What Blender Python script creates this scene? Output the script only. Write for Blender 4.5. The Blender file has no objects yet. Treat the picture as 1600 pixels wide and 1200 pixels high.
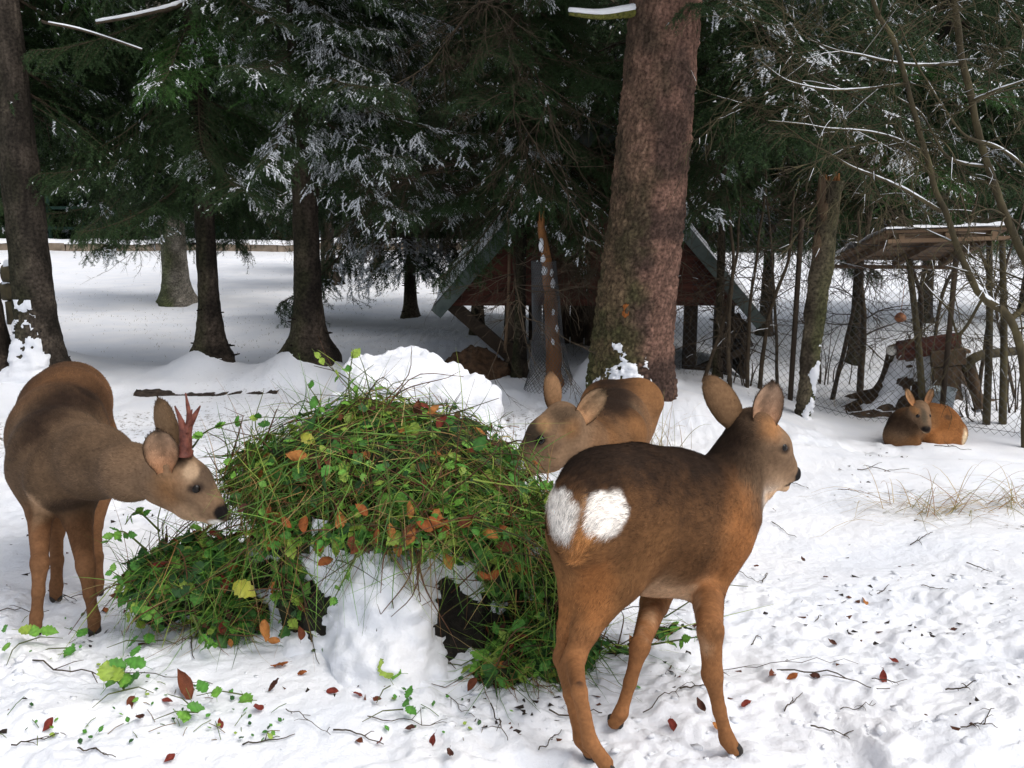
import bpy, math, random
import numpy as np
from mathutils import Vector, Matrix

# ------------------------------------------------------------------ camera, sky, sun, exposure
scene = bpy.context.scene
COL = scene.collection
F_PX, W_PX, H_PX, HORIZON, CAM_H = 1650.0, 1600.0, 1200.0, 230.0, 1.4
PITCH = math.atan((H_PX / 2 - HORIZON) / F_PX)
cam_d = bpy.data.cameras.new('camera')
cam_d.sensor_width = 36.0
cam_d.lens = 36.0 * F_PX / W_PX
cam_d.clip_start = 0.05
cam_d.clip_end = 600.0
cam = bpy.data.objects.new('camera', cam_d)
COL.objects.link(cam)
cam.location = (0, 0, CAM_H)
cam.rotation_euler = (math.pi / 2 - PITCH, 0, 0)
scene.camera = cam

SUN_EL, SUN_AZ = math.radians(56), math.radians(120)      # azimuth clockwise from +Y: behind the camera, to its right
world = bpy.data.worlds.new('World')
scene.world = world
world.use_nodes = True
wn = world.node_tree
for n in list(wn.nodes):
    wn.nodes.remove(n)
w_out = wn.nodes.new('ShaderNodeOutputWorld')
w_bg = wn.nodes.new('ShaderNodeBackground')
w_sky = wn.nodes.new('ShaderNodeTexSky')
w_hs = wn.nodes.new('ShaderNodeHueSaturation')
w_sky.sky_type = 'NISHITA'
w_sky.sun_disc = False
w_sky.sun_elevation = SUN_EL
w_sky.sun_rotation = SUN_AZ
w_sky.dust_density = 3.0
w_hs.inputs['Saturation'].default_value = 0.30
w_bg.inputs['Strength'].default_value = 0.15
wn.links.new(w_sky.outputs[0], w_hs.inputs['Color'])
wn.links.new(w_hs.outputs[0], w_bg.inputs['Color'])
wn.links.new(w_bg.outputs[0], w_out.inputs['Surface'])

sun_d = bpy.data.lights.new('sun', 'SUN')
sun_d.energy = 1.05
sun_d.angle = math.radians(40)
sun_d.color = (1.0, 0.93, 0.84)
sun = bpy.data.objects.new('sun', sun_d)
COL.objects.link(sun)
sd = Vector((math.sin(SUN_AZ) * math.cos(SUN_EL), math.cos(SUN_AZ) * math.cos(SUN_EL), math.sin(SUN_EL)))
sun.rotation_euler = (-sd).to_track_quat('-Z', 'Y').to_euler()
sun.location = (4, -6, 9)

vs = scene.view_settings
vs.view_transform = 'Standard'
vs.look = 'None'
vs.exposure = 0.33
vs.gamma = 1.0
vs.use_curve_mapping = False
scene.cycles.max_bounces = 6
scene.cycles.diffuse_bounces = 3
scene.cycles.glossy_bounces = 2
scene.cycles.transmission_bounces = 3
scene.cycles.transparent_max_bounces = 6
scene.cycles.use_denoising = True

# ------------------------------------------------------------------ helpers
rng = np.random.default_rng(7)
A = lambda *v: np.array(v, dtype=np.float64)
cp, sp = math.cos(PITCH), math.sin(PITCH)


def ray(px, py):
    u, v = (px - 800.0) / F_PX, (600.0 - py) / F_PX
    return A(u, cp + v * sp, -sp + v * cp)


def P(px, py, Y):
    """the point of the place seen at a pixel of the photograph, Y metres in front of the camera"""
    d = ray(px, py)
    return A(0, 0, CAM_H) + d * (Y / d[1])


def smooth(a, b, x):
    t = np.clip((x - a) / (b - a), 0, 1)
    return t * t * (3 - 2 * t)


def vnoise(p, seed=0):
    p = np.asarray(p, dtype=np.float64)
    i = np.floor(p).astype(np.int64)
    f = p - i
    f = f * f * f * (f * (f * 6 - 15) + 10)
    i = i + seed * 131

    def hsh(x, y, z):
        h = (x * 374761393 + y * 668265263 + z * 1274126177) & 0xFFFFFFFF
        h = ((h ^ (h >> 13)) * 1274126177) & 0xFFFFFFFF
        h = ((h ^ (h >> 16)) * 2246822519) & 0xFFFFFFFF
        h ^= h >> 15
        return h / 2147483648.0 - 1.0
    x, y, z = i[..., 0], i[..., 1], i[..., 2]
    fx, fy, fz = f[..., 0], f[..., 1], f[..., 2]
    r = 0
    for dx in (0, 1):
        for dy in (0, 1):
            for dz in (0, 1):
                w = (fx if dx else 1 - fx) * (fy if dy else 1 - fy) * (fz if dz else 1 - fz)
                r = r + w * hsh(x + dx, y + dy, z + dz)
    return r


def fbm(p, octaves=3, seed=0, gain=0.5):
    r, a = 0, 1.0
    for o in range(octaves):
        r = r + a * vnoise(np.asarray(p) * 2.03 ** o + 17.3 * o, seed + o)
        a *= gain
    return r


def nrm(v):
    v = np.asarray(v, dtype=np.float64)
    return v / np.maximum(np.linalg.norm(v, axis=-1, keepdims=True), 1e-9)


class MB:
    """collects vertices and faces (and a colour per vertex) of ONE mesh"""
    def __init__(self):
        self.V, self.F, self.M, self.C, self.n = [], [], [], [], 0

    def add(self, V, F, mat=0, col=None):
        V = np.asarray(V, dtype=np.float64).reshape(-1, 3)
        F = np.asarray(F, dtype=np.int64)
        self.V.append(V)
        self.F.append(F + self.n)
        self.M.append(np.full(len(F), mat, dtype=np.int32))
        c = np.ones((len(V), 3)) if col is None else np.broadcast_to(np.asarray(col, dtype=np.float64), (len(V), 3))
        self.C.append(c)
        self.n += len(V)
        return self

    def merge(self, o, R=None, t=(0, 0, 0), s=1.0):
        for V, F, M, C in zip(o.V, o.F, o.M, o.C):
            pass
        V = np.concatenate(o.V) * s
        if R is not None:
            V = V @ np.asarray(R).T
        V = V + np.asarray(t)
        base = self.n
        self.V.append(V)
        for F, M in zip(o.F, o.M):
            self.F.append(F + base)
            self.M.append(M)
        self.C.append(np.concatenate(o.C))
        self.n += len(V)
        return self

    def mesh(self, name, mats, smooth_=True, color=False):
        V = np.concatenate(self.V)
        me = bpy.data.meshes.new(name)
        me.vertices.add(len(V))
        me.vertices.foreach_set('co', V.astype(np.float32).ravel())
        sizes = np.concatenate([np.full(len(f), f.shape[1], dtype=np.int32) for f in self.F])
        loops = np.concatenate([f.ravel() for f in self.F]).astype(np.int32)
        starts = np.concatenate([[0], np.cumsum(sizes)[:-1]]).astype(np.int32)
        me.loops.add(len(loops))
        me.loops.foreach_set('vertex_index', loops)
        me.polygons.add(len(sizes))
        me.polygons.foreach_set('loop_start', starts)
        me.polygons.foreach_set('loop_total', sizes)
        me.polygons.foreach_set('material_index', np.concatenate(self.M))
        me.polygons.foreach_set('use_smooth', np.full(len(sizes), bool(smooth_)))
        if not isinstance(mats, (list, tuple)):
            mats = [mats]
        for m in mats:
            me.materials.append(m)
        if color:
            C = np.concatenate(self.C)
            at = me.color_attributes.new('col', 'FLOAT_COLOR', 'POINT')
            at.data.foreach_set('color', np.concatenate([C, np.ones((len(C), 1))], 1).astype(np.float32).ravel())
        me.update(calc_edges=True)
        me.validate()
        return me

    def build(self, name, mats, parent=None, smooth_=True, color=False):
        return obj(name, self.mesh(name, mats, smooth_, color), parent)


def obj(name, data, parent=None, loc=None, rot=None, scale=None):
    o = bpy.data.objects.new(name, data)
    COL.objects.link(o)
    if parent is not None:
        o.parent = parent
    if loc is not None:
        o.location = loc
    if rot is not None:
        o.rotation_euler = rot
    if scale is not None:
        o.scale = scale if hasattr(scale, '__len__') else (scale,) * 3
    return o


def tag(o, label=None, cat=None, group=None, kind=None):
    if label:
        o['label'] = label
    if cat:
        o['category'] = cat
    if group:
        o['group'] = group
    if kind:
        o['kind'] = kind
    return o


def thing(name, label, cat, loc=(0, 0, 0), group=None):
    o = bpy.data.objects.new(name, None)
    o.empty_display_size = 0.1
    COL.objects.link(o)
    o.location = loc
    return tag(o, label, cat, group)


def frames(pts):
    pts = np.asarray(pts, dtype=np.float64)
    T = nrm(np.gradient(pts, axis=0))
    up = A(0, 0, 1) if abs(T[0, 2]) < 0.9 else A(0, 1, 0)
    N = np.zeros_like(T)
    n = up - T[0] * up.dot(T[0])
    for i in range(len(T)):
        n = n - T[i] * n.dot(T[i])
        l = np.linalg.norm(n)
        n = n / l if l > 1e-6 else nrm(np.cross(T[i], A(1, 0.3, 0.2)))
        N[i] = n
    return T, N, np.cross(T, N)


def tube(mb, pts, radii, sides=6, mat=0, col=None, cap=True):
    pts = np.asarray(pts, dtype=np.float64)
    n = len(pts)
    radii = np.broadcast_to(np.asarray(radii, dtype=np.float64), (n,))
    T, N, B = frames(pts)
    a = np.arange(sides) * 2 * math.pi / sides
    V = pts[:, None] + radii[:, None, None] * (N[:, None] * np.cos(a)[None, :, None] + B[:, None] * np.sin(a)[None, :, None])
    i = np.arange(n - 1)[:, None] * sides
    j = np.arange(sides)[None]
    k = (j + 1) % sides
    Fq = np.stack([i + j, i + k, i + sides + k, i + sides + j], -1).reshape(-1, 4)
    mb.add(V.reshape(-1, 3), Fq, mat, col)
    if cap and sides > 2:
        b = mb.n - n * sides
        for st, fl in ((0, True), ((n - 1) * sides, False)):
            c = np.arange(sides) + b + st
            c = c[::-1] if fl else c
            if sides == 4:
                mb.F.append(c[None])
                mb.M.append(np.full(1, mat, dtype=np.int32))
            else:
                t = np.stack([np.full(sides - 2, c[0]), c[1:-1], c[2:]], -1)
                mb.F.append(t)
                mb.M.append(np.full(len(t), mat, dtype=np.int32))
    return mb


def curve(pts, n):
    """Catmull-Rom through pts"""
    pts = np.asarray(pts, dtype=np.float64)
    q = np.concatenate([[2 * pts[0] - pts[1]], pts, [2 * pts[-1] - pts[-2]]])
    t = np.linspace(0, len(pts) - 1 - 1e-9, n)
    i = t.astype(int)
    f = (t - i)[:, None]
    a, b, c, d = q[i], q[i + 1], q[i + 2], q[i + 3]
    return 0.5 * (2 * b + (c - a) * f + (2 * a - 5 * b + 4 * c - d) * f * f + (3 * b - a - 3 * c + d) * f ** 3)


def box(mb, c, size, R=None, mat=0, col=None, jit=0.0):
    s = np.asarray(size) / 2.0
    V = A([-1, -1, -1], [1, -1, -1], [1, 1, -1], [-1, 1, -1], [-1, -1, 1], [1, -1, 1], [1, 1, 1], [-1, 1, 1]) * s
    if jit:
        V = V + rng.uniform(-jit, jit, V.shape)
    if R is not None:
        V = V @ np.asarray(R).T
    mb.add(V + np.asarray(c), A([0, 3, 2, 1], [4, 5, 6, 7], [0, 1, 5, 4], [1, 2, 6, 5], [2, 3, 7, 6], [3, 0, 4, 7]), mat, col)
    return mb


def beam(mb, a, b, w, h, up=(0, 0, 1), mat=0, jit=0.0):
    """a board from a to b, w wide, h thick along up"""
    a, b = np.asarray(a, float), np.asarray(b, float)
    x = nrm(b - a)
    z = np.asarray(up, float)
    z = nrm(z - x * z.dot(x))
    y = np.cross(z, x)
    return box(mb, (a + b) / 2, (np.linalg.norm(b - a), w, h), np.stack([x, y, z], 1), mat, jit=jit)


def blades(mb, base, d, side, L, Wd, mat=0, col=None, tipcol=None):
    """one thin triangle each"""
    n = len(base)
    L = np.broadcast_to(np.asarray(L, float), (n,))[:, None]
    Wd = np.broadcast_to(np.asarray(Wd, float), (n,))[:, None]
    V = np.stack([base - side * Wd / 2, base + side * Wd / 2, base + d * L], 1).reshape(-1, 3)
    C = None
    if col is not None:
        col = np.broadcast_to(np.asarray(col, float), (n, 3))
        tip = col if tipcol is None else np.broadcast_to(np.asarray(tipcol, float), (n, 3))
        C = np.stack([col, col, tip], 1).reshape(-1, 3)
    mb.add(V, np.arange(3 * n).reshape(-1, 3), mat, C)
    return mb


# ------------------------------------------------------------------ materials
def mat_new(name):
    m = bpy.data.materials.new(name)
    m.use_nodes = True
    nt = m.node_tree
    b = nt.nodes['Principled BSDF']
    return m, nt, b


def ramp(nt, fac, stops):
    r = nt.nodes.new('ShaderNodeValToRGB')
    while len(r.color_ramp.elements) < len(stops):
        r.color_ramp.elements.new(0.5)
    for e, (p_, c) in zip(r.color_ramp.elements, stops):
        e.position = p_
        e.color = (*c, 1)
    nt.links.new(fac, r.inputs[0])
    return r.outputs[0]


def noise_node(nt, scale, detail=4, rough=0.55, coords='Object', stretch=None, dist=0.0):
    tc = nt.nodes.new('ShaderNodeTexCoord')
    v = tc.outputs[coords]
    if stretch:
        mp = nt.nodes.new('ShaderNodeMapping')
        mp.inputs['Scale'].default_value = stretch
        nt.links.new(v, mp.inputs[0])
        v = mp.outputs[0]
    n = nt.nodes.new('ShaderNodeTexNoise')
    n.inputs['Scale'].default_value = scale
    n.inputs['Detail'].default_value = detail
    n.inputs['Roughness'].default_value = rough
    n.inputs['Distortion'].default_value = dist
    nt.links.new(v, n.inputs['Vector'])
    return n.outputs['Fac']


def bump(nt, b, h, strength=0.4, dist=0.01):
    bp = nt.nodes.new('ShaderNodeBump')
    bp.inputs['Strength'].default_value = strength
    bp.inputs['Distance'].default_value = dist
    nt.links.new(h, bp.inputs['Height'])
    nt.links.new(bp.outputs[0], b.inputs['Normal'])


def mat_noise(name, stops, scale=8, rough=0.85, bump_s=0.4, bump_d=0.01, stretch=None, spec=0.3, bscale=None, detail=5, tint=False):
    m, nt, b = mat_new(name)
    f = noise_node(nt, scale, detail, stretch=stretch)
    c = ramp(nt, f, stops)
    if tint:
        at = nt.nodes.new('ShaderNodeAttribute')
        at.attribute_name = 'col'
        mx = nt.nodes.new('ShaderNodeMix')
        mx.data_type = 'RGBA'
        mx.blend_type = 'MULTIPLY'
        mx.inputs[0].default_value = 1
        nt.links.new(c, mx.inputs[6])
        nt.links.new(at.outputs['Color'], mx.inputs[7])
        c = mx.outputs[2]
    nt.links.new(c, b.inputs['Base Color'])
    b.inputs['Roughness'].default_value = rough
    b.inputs['Specular IOR Level'].default_value = spec
    if bump_s:
        h = f if bscale is None else noise_node(nt, bscale, 5, 0.65, stretch=stretch)
        bump(nt, b, h, bump_s, bump_d)
    return m


def mat_attr(name, rough=0.8, spec=0.2, noise_scale=0, noise_amt=0.0, sheen=0.0, trans=0.0):
    m, nt, b = mat_new(name)
    at = nt.nodes.new('ShaderNodeAttribute')
    at.attribute_name = 'col'
    c = at.outputs['Color']
    if noise_scale:
        f = noise_node(nt, noise_scale, 3)
        g = ramp(nt, f, [(0.3, (1 - noise_amt,) * 3), (0.7, (1 + noise_amt,) * 3)])
        mx = nt.nodes.new('ShaderNodeMix')
        mx.data_type = 'RGBA'
        mx.blend_type = 'MULTIPLY'
        mx.inputs[0].default_value = 1
        nt.links.new(c, mx.inputs[6])
        nt.links.new(g, mx.inputs[7])
        c = mx.outputs[2]
    nt.links.new(c, b.inputs['Base Color'])
    b.inputs['Roughness'].default_value = rough
    b.inputs['Specular IOR Level'].default_value = spec
    if sheen:
        b.inputs['Sheen Weight'].default_value = sheen
    if trans:
        tr = nt.nodes.new('ShaderNodeBsdfTranslucent')
        nt.links.new(c, tr.inputs[0])
        ms = nt.nodes.new('ShaderNodeMixShader')
        ms.inputs[0].default_value = trans
        nt.links.new(b.outputs[0], ms.inputs[1])
        nt.links.new(tr.outputs[0], ms.inputs[2])
        nt.links.new(ms.outputs[0], nt.nodes['Material Output'].inputs['Surface'])
    return m


def mat_plain(name, c, rough=0.5, spec=0.5, metal=0.0):
    m, nt, b = mat_new(name)
    b.inputs['Base Color'].default_value = (*c, 1)
    b.inputs['Roughness'].default_value = rough
    b.inputs['Specular IOR Level'].default_value = spec
    b.inputs['Metallic'].default_value = metal
    return m
# ------------------------------------------------------------------ the ground
BUMPS = []          # snow banked against trunks and stumps: (x, y, height, radius)


def ground(x, y, fine=True):
    x, y = np.asarray(x, float), np.asarray(y, float)
    z = -0.10 * np.clip(y - 2.4, 0, 1.2)
    z = z - 0.05 * np.clip(y - 6.9, 0, 18) - 0.028 * np.clip(y - 24.9, 0, 60)
    # the lower pen beyond the lip
    z = z - 0.20 * smooth(1.2, 2.3, x) * smooth(4.9, 5.7, y) * (1 - smooth(8.0, 11, y))
    # the shallow step where the trees stand
    z = z + 0.05 * smooth(6.35, 6.5, y + 0.12 * np.sin(x * 1.3)) * (1 - smooth(0.0, 0.8, x))
    p = np.stack([x, y, 0 * x], -1)
    z = z + 0.035 * fbm(p * 0.9, 2, 41) * smooth(0.5, 2.0, y)
    for bx, by, bh, br in BUMPS:
        d2 = ((x - bx) ** 2 + (y - by) ** 2) / br ** 2
        z = z + bh * np.exp(-d2 * 1.6)
    if fine:
        near = 1 - 0.65 * smooth(4.0, 8.0, y)
        q = p + 0.06 * np.stack([vnoise(p * 4, 61), vnoise(p * 4, 62), 0 * x], -1)
        tram = smooth(-.45, .35, vnoise(p * 1.6, 58))
        l = 0.016 * fbm(q * 3.1, 2, 53) + 0.016 * tram * fbm(q * 8, 3, 54, .6)
        l = l + (0.4 + 0.6 * tram) * (0.0085 * np.maximum(0, vnoise(q * 24, 55) + .1) + 0.0055 * fbm(q * 47, 2, 57, .7))
        l = l - 0.022 * smooth(.42, .75, vnoise(q * 6.3, 59)) * tram
        z = z + near * l
    return z


def G(px, py):
    """where the view ray of a pixel meets the ground"""
    d = ray(px, py)
    t = 1.0
    for _ in range(60):
        q = A(0, 0, CAM_H) + d * t
        e = q[2] - float(ground(q[0], q[1]))
        t += e / max(-d[2] + 0.0, 0.08) * 0.7
    return A(0, 0, CAM_H) + d * t


def on(x, y):
    return A(x, y, float(ground(x, y)))
# ------------------------------------------------------------------ roe deer
FUR = mat_attr('fur_skin', 0.9, 0.1, 90, 0.18)
HAIR = mat_attr('fur_hair', 0.75, 0.15)
EYE = mat_plain('eye', (0.006, 0.004, 0.003), 0.18, 0.25)
HOOF = mat_noise('hoof', [(0.3, (0.012, 0.010, 0.009)), (0.7, (0.035, 0.028, 0.022))], 40, 0.6, 0.2)
ANTLER = mat_noise('antler', [(0.3, (0.075, 0.022, 0.016)), (0.6, (0.19, 0.062, 0.042)), (0.8, (0.26, 0.11, 0.07))], 60, 0.6, 0.8, 0.004)


class Deer:
    """a body grown as ONE smooth surface from rounded limbs; every limb carries a coat colour and a hair direction"""
    def __init__(self, h):
        self.h, self.pr, self.patch, self.ears = h, [], [], []

    def limb(self, pts, radii, col, hair=0.018, k=0.03, lat=None, s=1.0):
        pts = [np.asarray(p, float) for p in pts]
        cols = col if isinstance(col, list) else [col] * (len(pts) - 1)
        for i in range(len(pts) - 1):
            kk = k if i == 0 else min(k, 0.45 * min(radii[i], radii[i + 1]) + 0.006)
            self.pr.append(dict(a=pts[i], b=pts[i + 1], ra=radii[i], rb=radii[i + 1], col=A(*cols[i]), hair=hair, k=kk,
                                lat=None if lat is None else nrm(lat), s=s))

    def dist(self, pr, X):
        a, b = pr['a'], pr['b']
        q = X - a
        ab = b - a
        if pr['lat'] is not None:
            l = pr['lat']
            q = q + (q @ l)[..., None] * l * (1 / pr['s'] - 1)
            ab = ab + ab.dot(l) * l * (1 / pr['s'] - 1)
        t = np.clip((q @ ab) / max(ab.dot(ab), 1e-9), 0, 1)
        return np.linalg.norm(q - t[..., None] * ab, axis=-1) - (pr['ra'] + (pr['rb'] - pr['ra']) * t)

    def body(self):
        h = self.h
        lo = np.min([np.minimum(p['a'], p['b']) - max(p['ra'], p['rb']) for p in self.pr], 0) - 4 * h
        hi = np.max([np.maximum(p['a'], p['b']) + max(p['ra'], p['rb']) for p in self.pr], 0) + 4 * h
        n = np.ceil((hi - lo) / h).astype(int) + 1
        D = np.full(n, 0.08, dtype=np.float32)
        ax = [lo[i] + h * np.arange(n[i]) for i in range(3)]
        for p in self.pr:
            m = max(p['ra'], p['rb']) * max(1, p['s']) + p['k'] + 3 * h
            i0 = np.maximum(0, ((np.minimum(p['a'], p['b']) - m - lo) / h).astype(int))
            i1 = np.minimum(n, ((np.maximum(p['a'], p['b']) + m - lo) / h).astype(int) + 2)
            sl = tuple(slice(i0[i], i1[i]) for i in range(3))
            G = np.stack(np.meshgrid(*[ax[i][sl[i]] for i in range(3)], indexing='ij'), -1)
            d = self.dist(p, G)
            o = D[sl]
            t = np.clip(0.5 + 0.5 * (d - o) / p['k'], 0, 1)
            D[sl] = d * (1 - t) + o * t - p['k'] * t * (1 - t)
        return nets(D, lo, h)

    def colour(self, X, N):
        W, C, Fl, H = 0, 0, 0, 0
        for p in self.pr:
            w = np.exp(-np.clip(self.dist(p, X), -0.05, 0.5) / 0.010)
            f = nrm(p['b'] - p['a'])
            W = W + w
            C = C + w[:, None] * p['col']
            Fl = Fl + w[:, None] * f
            H = H + w * p['hair']
        C, Fl, H = C / W[:, None], Fl / W[:, None], H / W
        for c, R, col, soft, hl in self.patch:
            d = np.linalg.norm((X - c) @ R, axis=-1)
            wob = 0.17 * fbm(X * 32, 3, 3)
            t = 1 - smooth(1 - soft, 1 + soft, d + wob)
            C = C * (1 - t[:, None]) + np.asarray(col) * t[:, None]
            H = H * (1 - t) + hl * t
        g = 1 + 0.22 * fbm(X * 14, 3, 5)
        return C * g[:, None], Fl, H

    def spot(self, c, radii, col, soft=0.3, hair=0.012, axes=None):
        """a marking of the coat: inside an ellipsoid"""
        R = np.eye(3) if axes is None else np.stack([nrm(a) for a in axes], 1)
        self.patch.append((np.asarray(c, float), R / np.asarray(radii, float)[None], col, soft, hair))

    def ear(self, base, tip, face, width, outer, inner):
        base, tip = np.asarray(base, float), np.asarray(tip, float)
        ax = tip - base
        L = np.linalg.norm(ax)
        ax = ax / L
        f = np.asarray(face, float)
        f = nrm(f - ax * f.dot(ax))
        side = np.cross(ax, f)
        nu, nv = 18, 13
        u = np.linspace(0, 1, nu)[:, None]
        v = np.linspace(-1, 1, nv)[None]
        w = width * np.interp(u, [0, .08, .2, .35, .5, .65, .78, .88, .95, 1], [.42, .50, .74, .93, 1, .97, .84, .64, .40, .05])
        phi = 1.35 - 0.65 * u
        sx = np.sin(phi * v) / np.sin(phi)
        dz = (1 - np.cos(phi * v)) / np.sin(phi)
        back = -0.10 * L * np.sin(np.pi * u) + 0.0 * v
        Vc = base + (u * L)[..., None] * ax + (w * sx)[..., None] * side + (w * dz * 0.75 + back)[..., None] * f
        th = 0.0035
        Vo = Vc - f * th * (1 - 0.5 * u[..., None])
        idx = np.arange(nu * nv).reshape(nu, nv)
        q = np.stack([idx[:-1, :-1], idx[:-1, 1:], idx[1:, 1:], idx[1:, :-1]], -1).reshape(-1, 4)
        rim = np.concatenate([idx[:, 0], idx[-1, 1:], idx[:-1, -1][::-1]])
        Q = [q, q[:, ::-1] + nu * nv]
        r = np.stack([rim[:-1], rim[1:], rim[1:] + nu * nv, rim[:-1] + nu * nv], -1)
        Q.append(r)
        edge = np.maximum(np.abs(v) ** 4 + 0 * u, smooth(0.82, 1, u) + 0 * v)
        ci = np.asarray(inner) * (1 - 0.88 * edge[..., None]) * (1 - 0.45 * np.exp(-(v / 0.35) ** 2) * (u > 0.35))[..., None]
        ci = ci * (1 + .25 * fbm(Vc * 90, 2, 7))[..., None] * (A(1.15, .85, .65) * (1 - u[..., None]) ** 1.5 + A(1, 1, 1) * (1 - (1 - u[..., None]) ** 1.5))
        co = np.asarray(outer) * (1 - 0.55 * edge[..., None])
        self.ears.append((np.concatenate([Vc.reshape(-1, 3), Vo.reshape(-1, 3)]), np.concatenate(Q),
                          np.concatenate([ci.reshape(-1, 3), co.reshape(-1, 3)]), ax))

    def build(self, parent, nhair, hair_w=0.0016, hair_scale=1.0, seed=1):
        r = np.random.default_rng(seed)
        V, Fq = self.body()
        tri = np.concatenate([Fq[:, [0, 1, 2]], Fq[:, [0, 2, 3]]])
        # two rounds of smoothing take the grid out of the surface
        for _ in range(3):
            acc = np.zeros_like(V)
            cnt = np.zeros(len(V))
            for i, j in ((0, 1), (1, 2), (2, 3), (3, 0)):
                for a_, b_ in ((i, j), (j, i)):
                    np.add.at(acc, Fq[:, a_], V[Fq[:, b_]])
                    np.add.at(cnt, Fq[:, a_], 1)
            V = V * 0.5 + 0.5 * acc / np.maximum(cnt, 1)[:, None]
        fn = np.cross(V[tri[:, 1]] - V[tri[:, 0]], V[tri[:, 2]] - V[tri[:, 0]])
        VN = np.zeros_like(V)
        for i in range(3):
            np.add.at(VN, tri[:, i], fn)
        VN = nrm(VN)
        C, Fl, H = self.colour(V, VN)
        mb = MB()
        mb.add(V, Fq, 0, C)
        for Ve, Fe, Ce, _ in self.ears:
            mb.add(Ve, Fe, 0, Ce)
        body = mb.build('body', FUR, parent, True, True)
        # hair: short blades lying along the coat
        ar = np.linalg.norm(fn, axis=1)
        w = ar / ar.sum()
        ti = r.choice(len(tri), nhair, p=w)
        a, b = r.random(nhair), r.random(nhair)
        sw = a + b > 1
        a[sw], b[sw] = 1 - a[sw], 1 - b[sw]
        bc = np.stack([1 - a - b, a, b], 1)[..., None]
        g = lambda arr: (arr[tri[ti]] * bc).sum(1)
        X, N, c, fl = g(V), nrm(g(VN)), g(C), g(Fl)
        hl = (H[tri[ti]] * bc[..., 0]).sum(1)
        keep = hl > 0.002
        X, N, c, fl, hl = X[keep], N[keep], c[keep], fl[keep], hl[keep]
        n = len(X)
        fl = fl - N * (fl * N).sum(1)[:, None]
        fl = nrm(fl + 0.25 * np.stack([fbm(X * 30, 2, s) for s in (11, 12, 13)], 1) + 0.18 * r.normal(size=(n, 3)))
        fl = nrm(fl - N * (fl * N).sum(1)[:, None])
        side = np.cross(fl, N)
        d = nrm(fl + N * r.uniform(0.06, 0.30, n)[:, None])
        L = hl * hair_scale * r.uniform(0.45, 1.0, n)
        v = (r.uniform(0.4, 1.4, n) * (1 + .30 * fbm(X * 85, 2, 21)))[:, None]
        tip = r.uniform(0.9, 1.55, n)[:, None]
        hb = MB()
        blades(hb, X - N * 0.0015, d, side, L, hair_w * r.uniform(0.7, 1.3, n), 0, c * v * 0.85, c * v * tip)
        for Ve, Fe, Ce, ax in self.ears:
            m = int(nhair * 0.012)
            q = Fe[r.integers(0, len(Fe), m)]
            e0, e1 = Ve[q[:, 1]] - Ve[q[:, 0]], Ve[q[:, 3]] - Ve[q[:, 0]]
            nn = nrm(np.cross(e0, e1) + 1e-9)
            x = Ve[q[:, 0]] + e0 * r.random((m, 1)) + e1 * r.random((m, 1))
            dd = nrm(ax + nn * 0.3 + 0.3 * r.normal(size=(m, 3)))
            blades(hb, x, dd, nrm(np.cross(dd, nn)), r.uniform(0.005, 0.011, m), hair_w, 0, Ce[q[:, 0]] * r.uniform(0.7, 1.3, (m, 1)))
            N = np.concatenate([N, nn])
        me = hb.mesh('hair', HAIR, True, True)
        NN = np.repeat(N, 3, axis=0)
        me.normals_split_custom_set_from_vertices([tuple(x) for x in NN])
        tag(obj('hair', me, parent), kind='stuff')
        return body

    def eyeball(self, parent, p, rad):
        mb = MB()
        sphere(mb, p, (rad,) * 3, 12, 8)
        return mb.build('eye', EYE, parent)

    def hoof(self, parent, p, fwd, size=0.022, h=0.035, cloven=True):
        f = nrm(A(fwd[0], fwd[1], 0))
        s = A(-f[1], f[0], 0)
        mb = MB()
        for sg in (-1, 1):
            pts = [p + s * sg * size * 0.42 + A(0, 0, h) - f * 0.004, p + s * sg * size * 0.45 + A(0, 0, h * 0.45) + f * size * 0.25, p + s * sg * size * 0.42 + A(0, 0, 0.001) + f * size * 0.75]
            tube(mb, curve(pts, 6), [size * 0.36, size * 0.46, size * 0.52, size * 0.52, size * 0.45, size * 0.2], 8)
        return mb.build('hoof', HOOF, parent)


def sphere(mb, c, r, nu=12, nv=8, mat=0, col=None, noise=0.0, nf=3.0, seed=0):
    u = np.arange(nu) * 2 * math.pi / nu
    v = np.linspace(0, math.pi, nv + 1)
    D = np.stack([np.sin(v)[:, None] * np.cos(u), np.sin(v)[:, None] * np.sin(u), np.cos(v)[:, None] + 0 * u], -1).reshape(-1, 3)
    k = 1 + (noise * fbm(D * nf, 3, seed) if noise else 0)
    V = np.asarray(c) + D * np.asarray(r) * (k[:, None] if noise else 1)
    i = np.arange(nv)[:, None] * nu
    j = np.arange(nu)[None]
    k2 = (j + 1) % nu
    mb.add(V, np.stack([i + j, i + nu + j, i + nu + k2, i + k2], -1).reshape(-1, 4), mat, col)
    return mb


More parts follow.
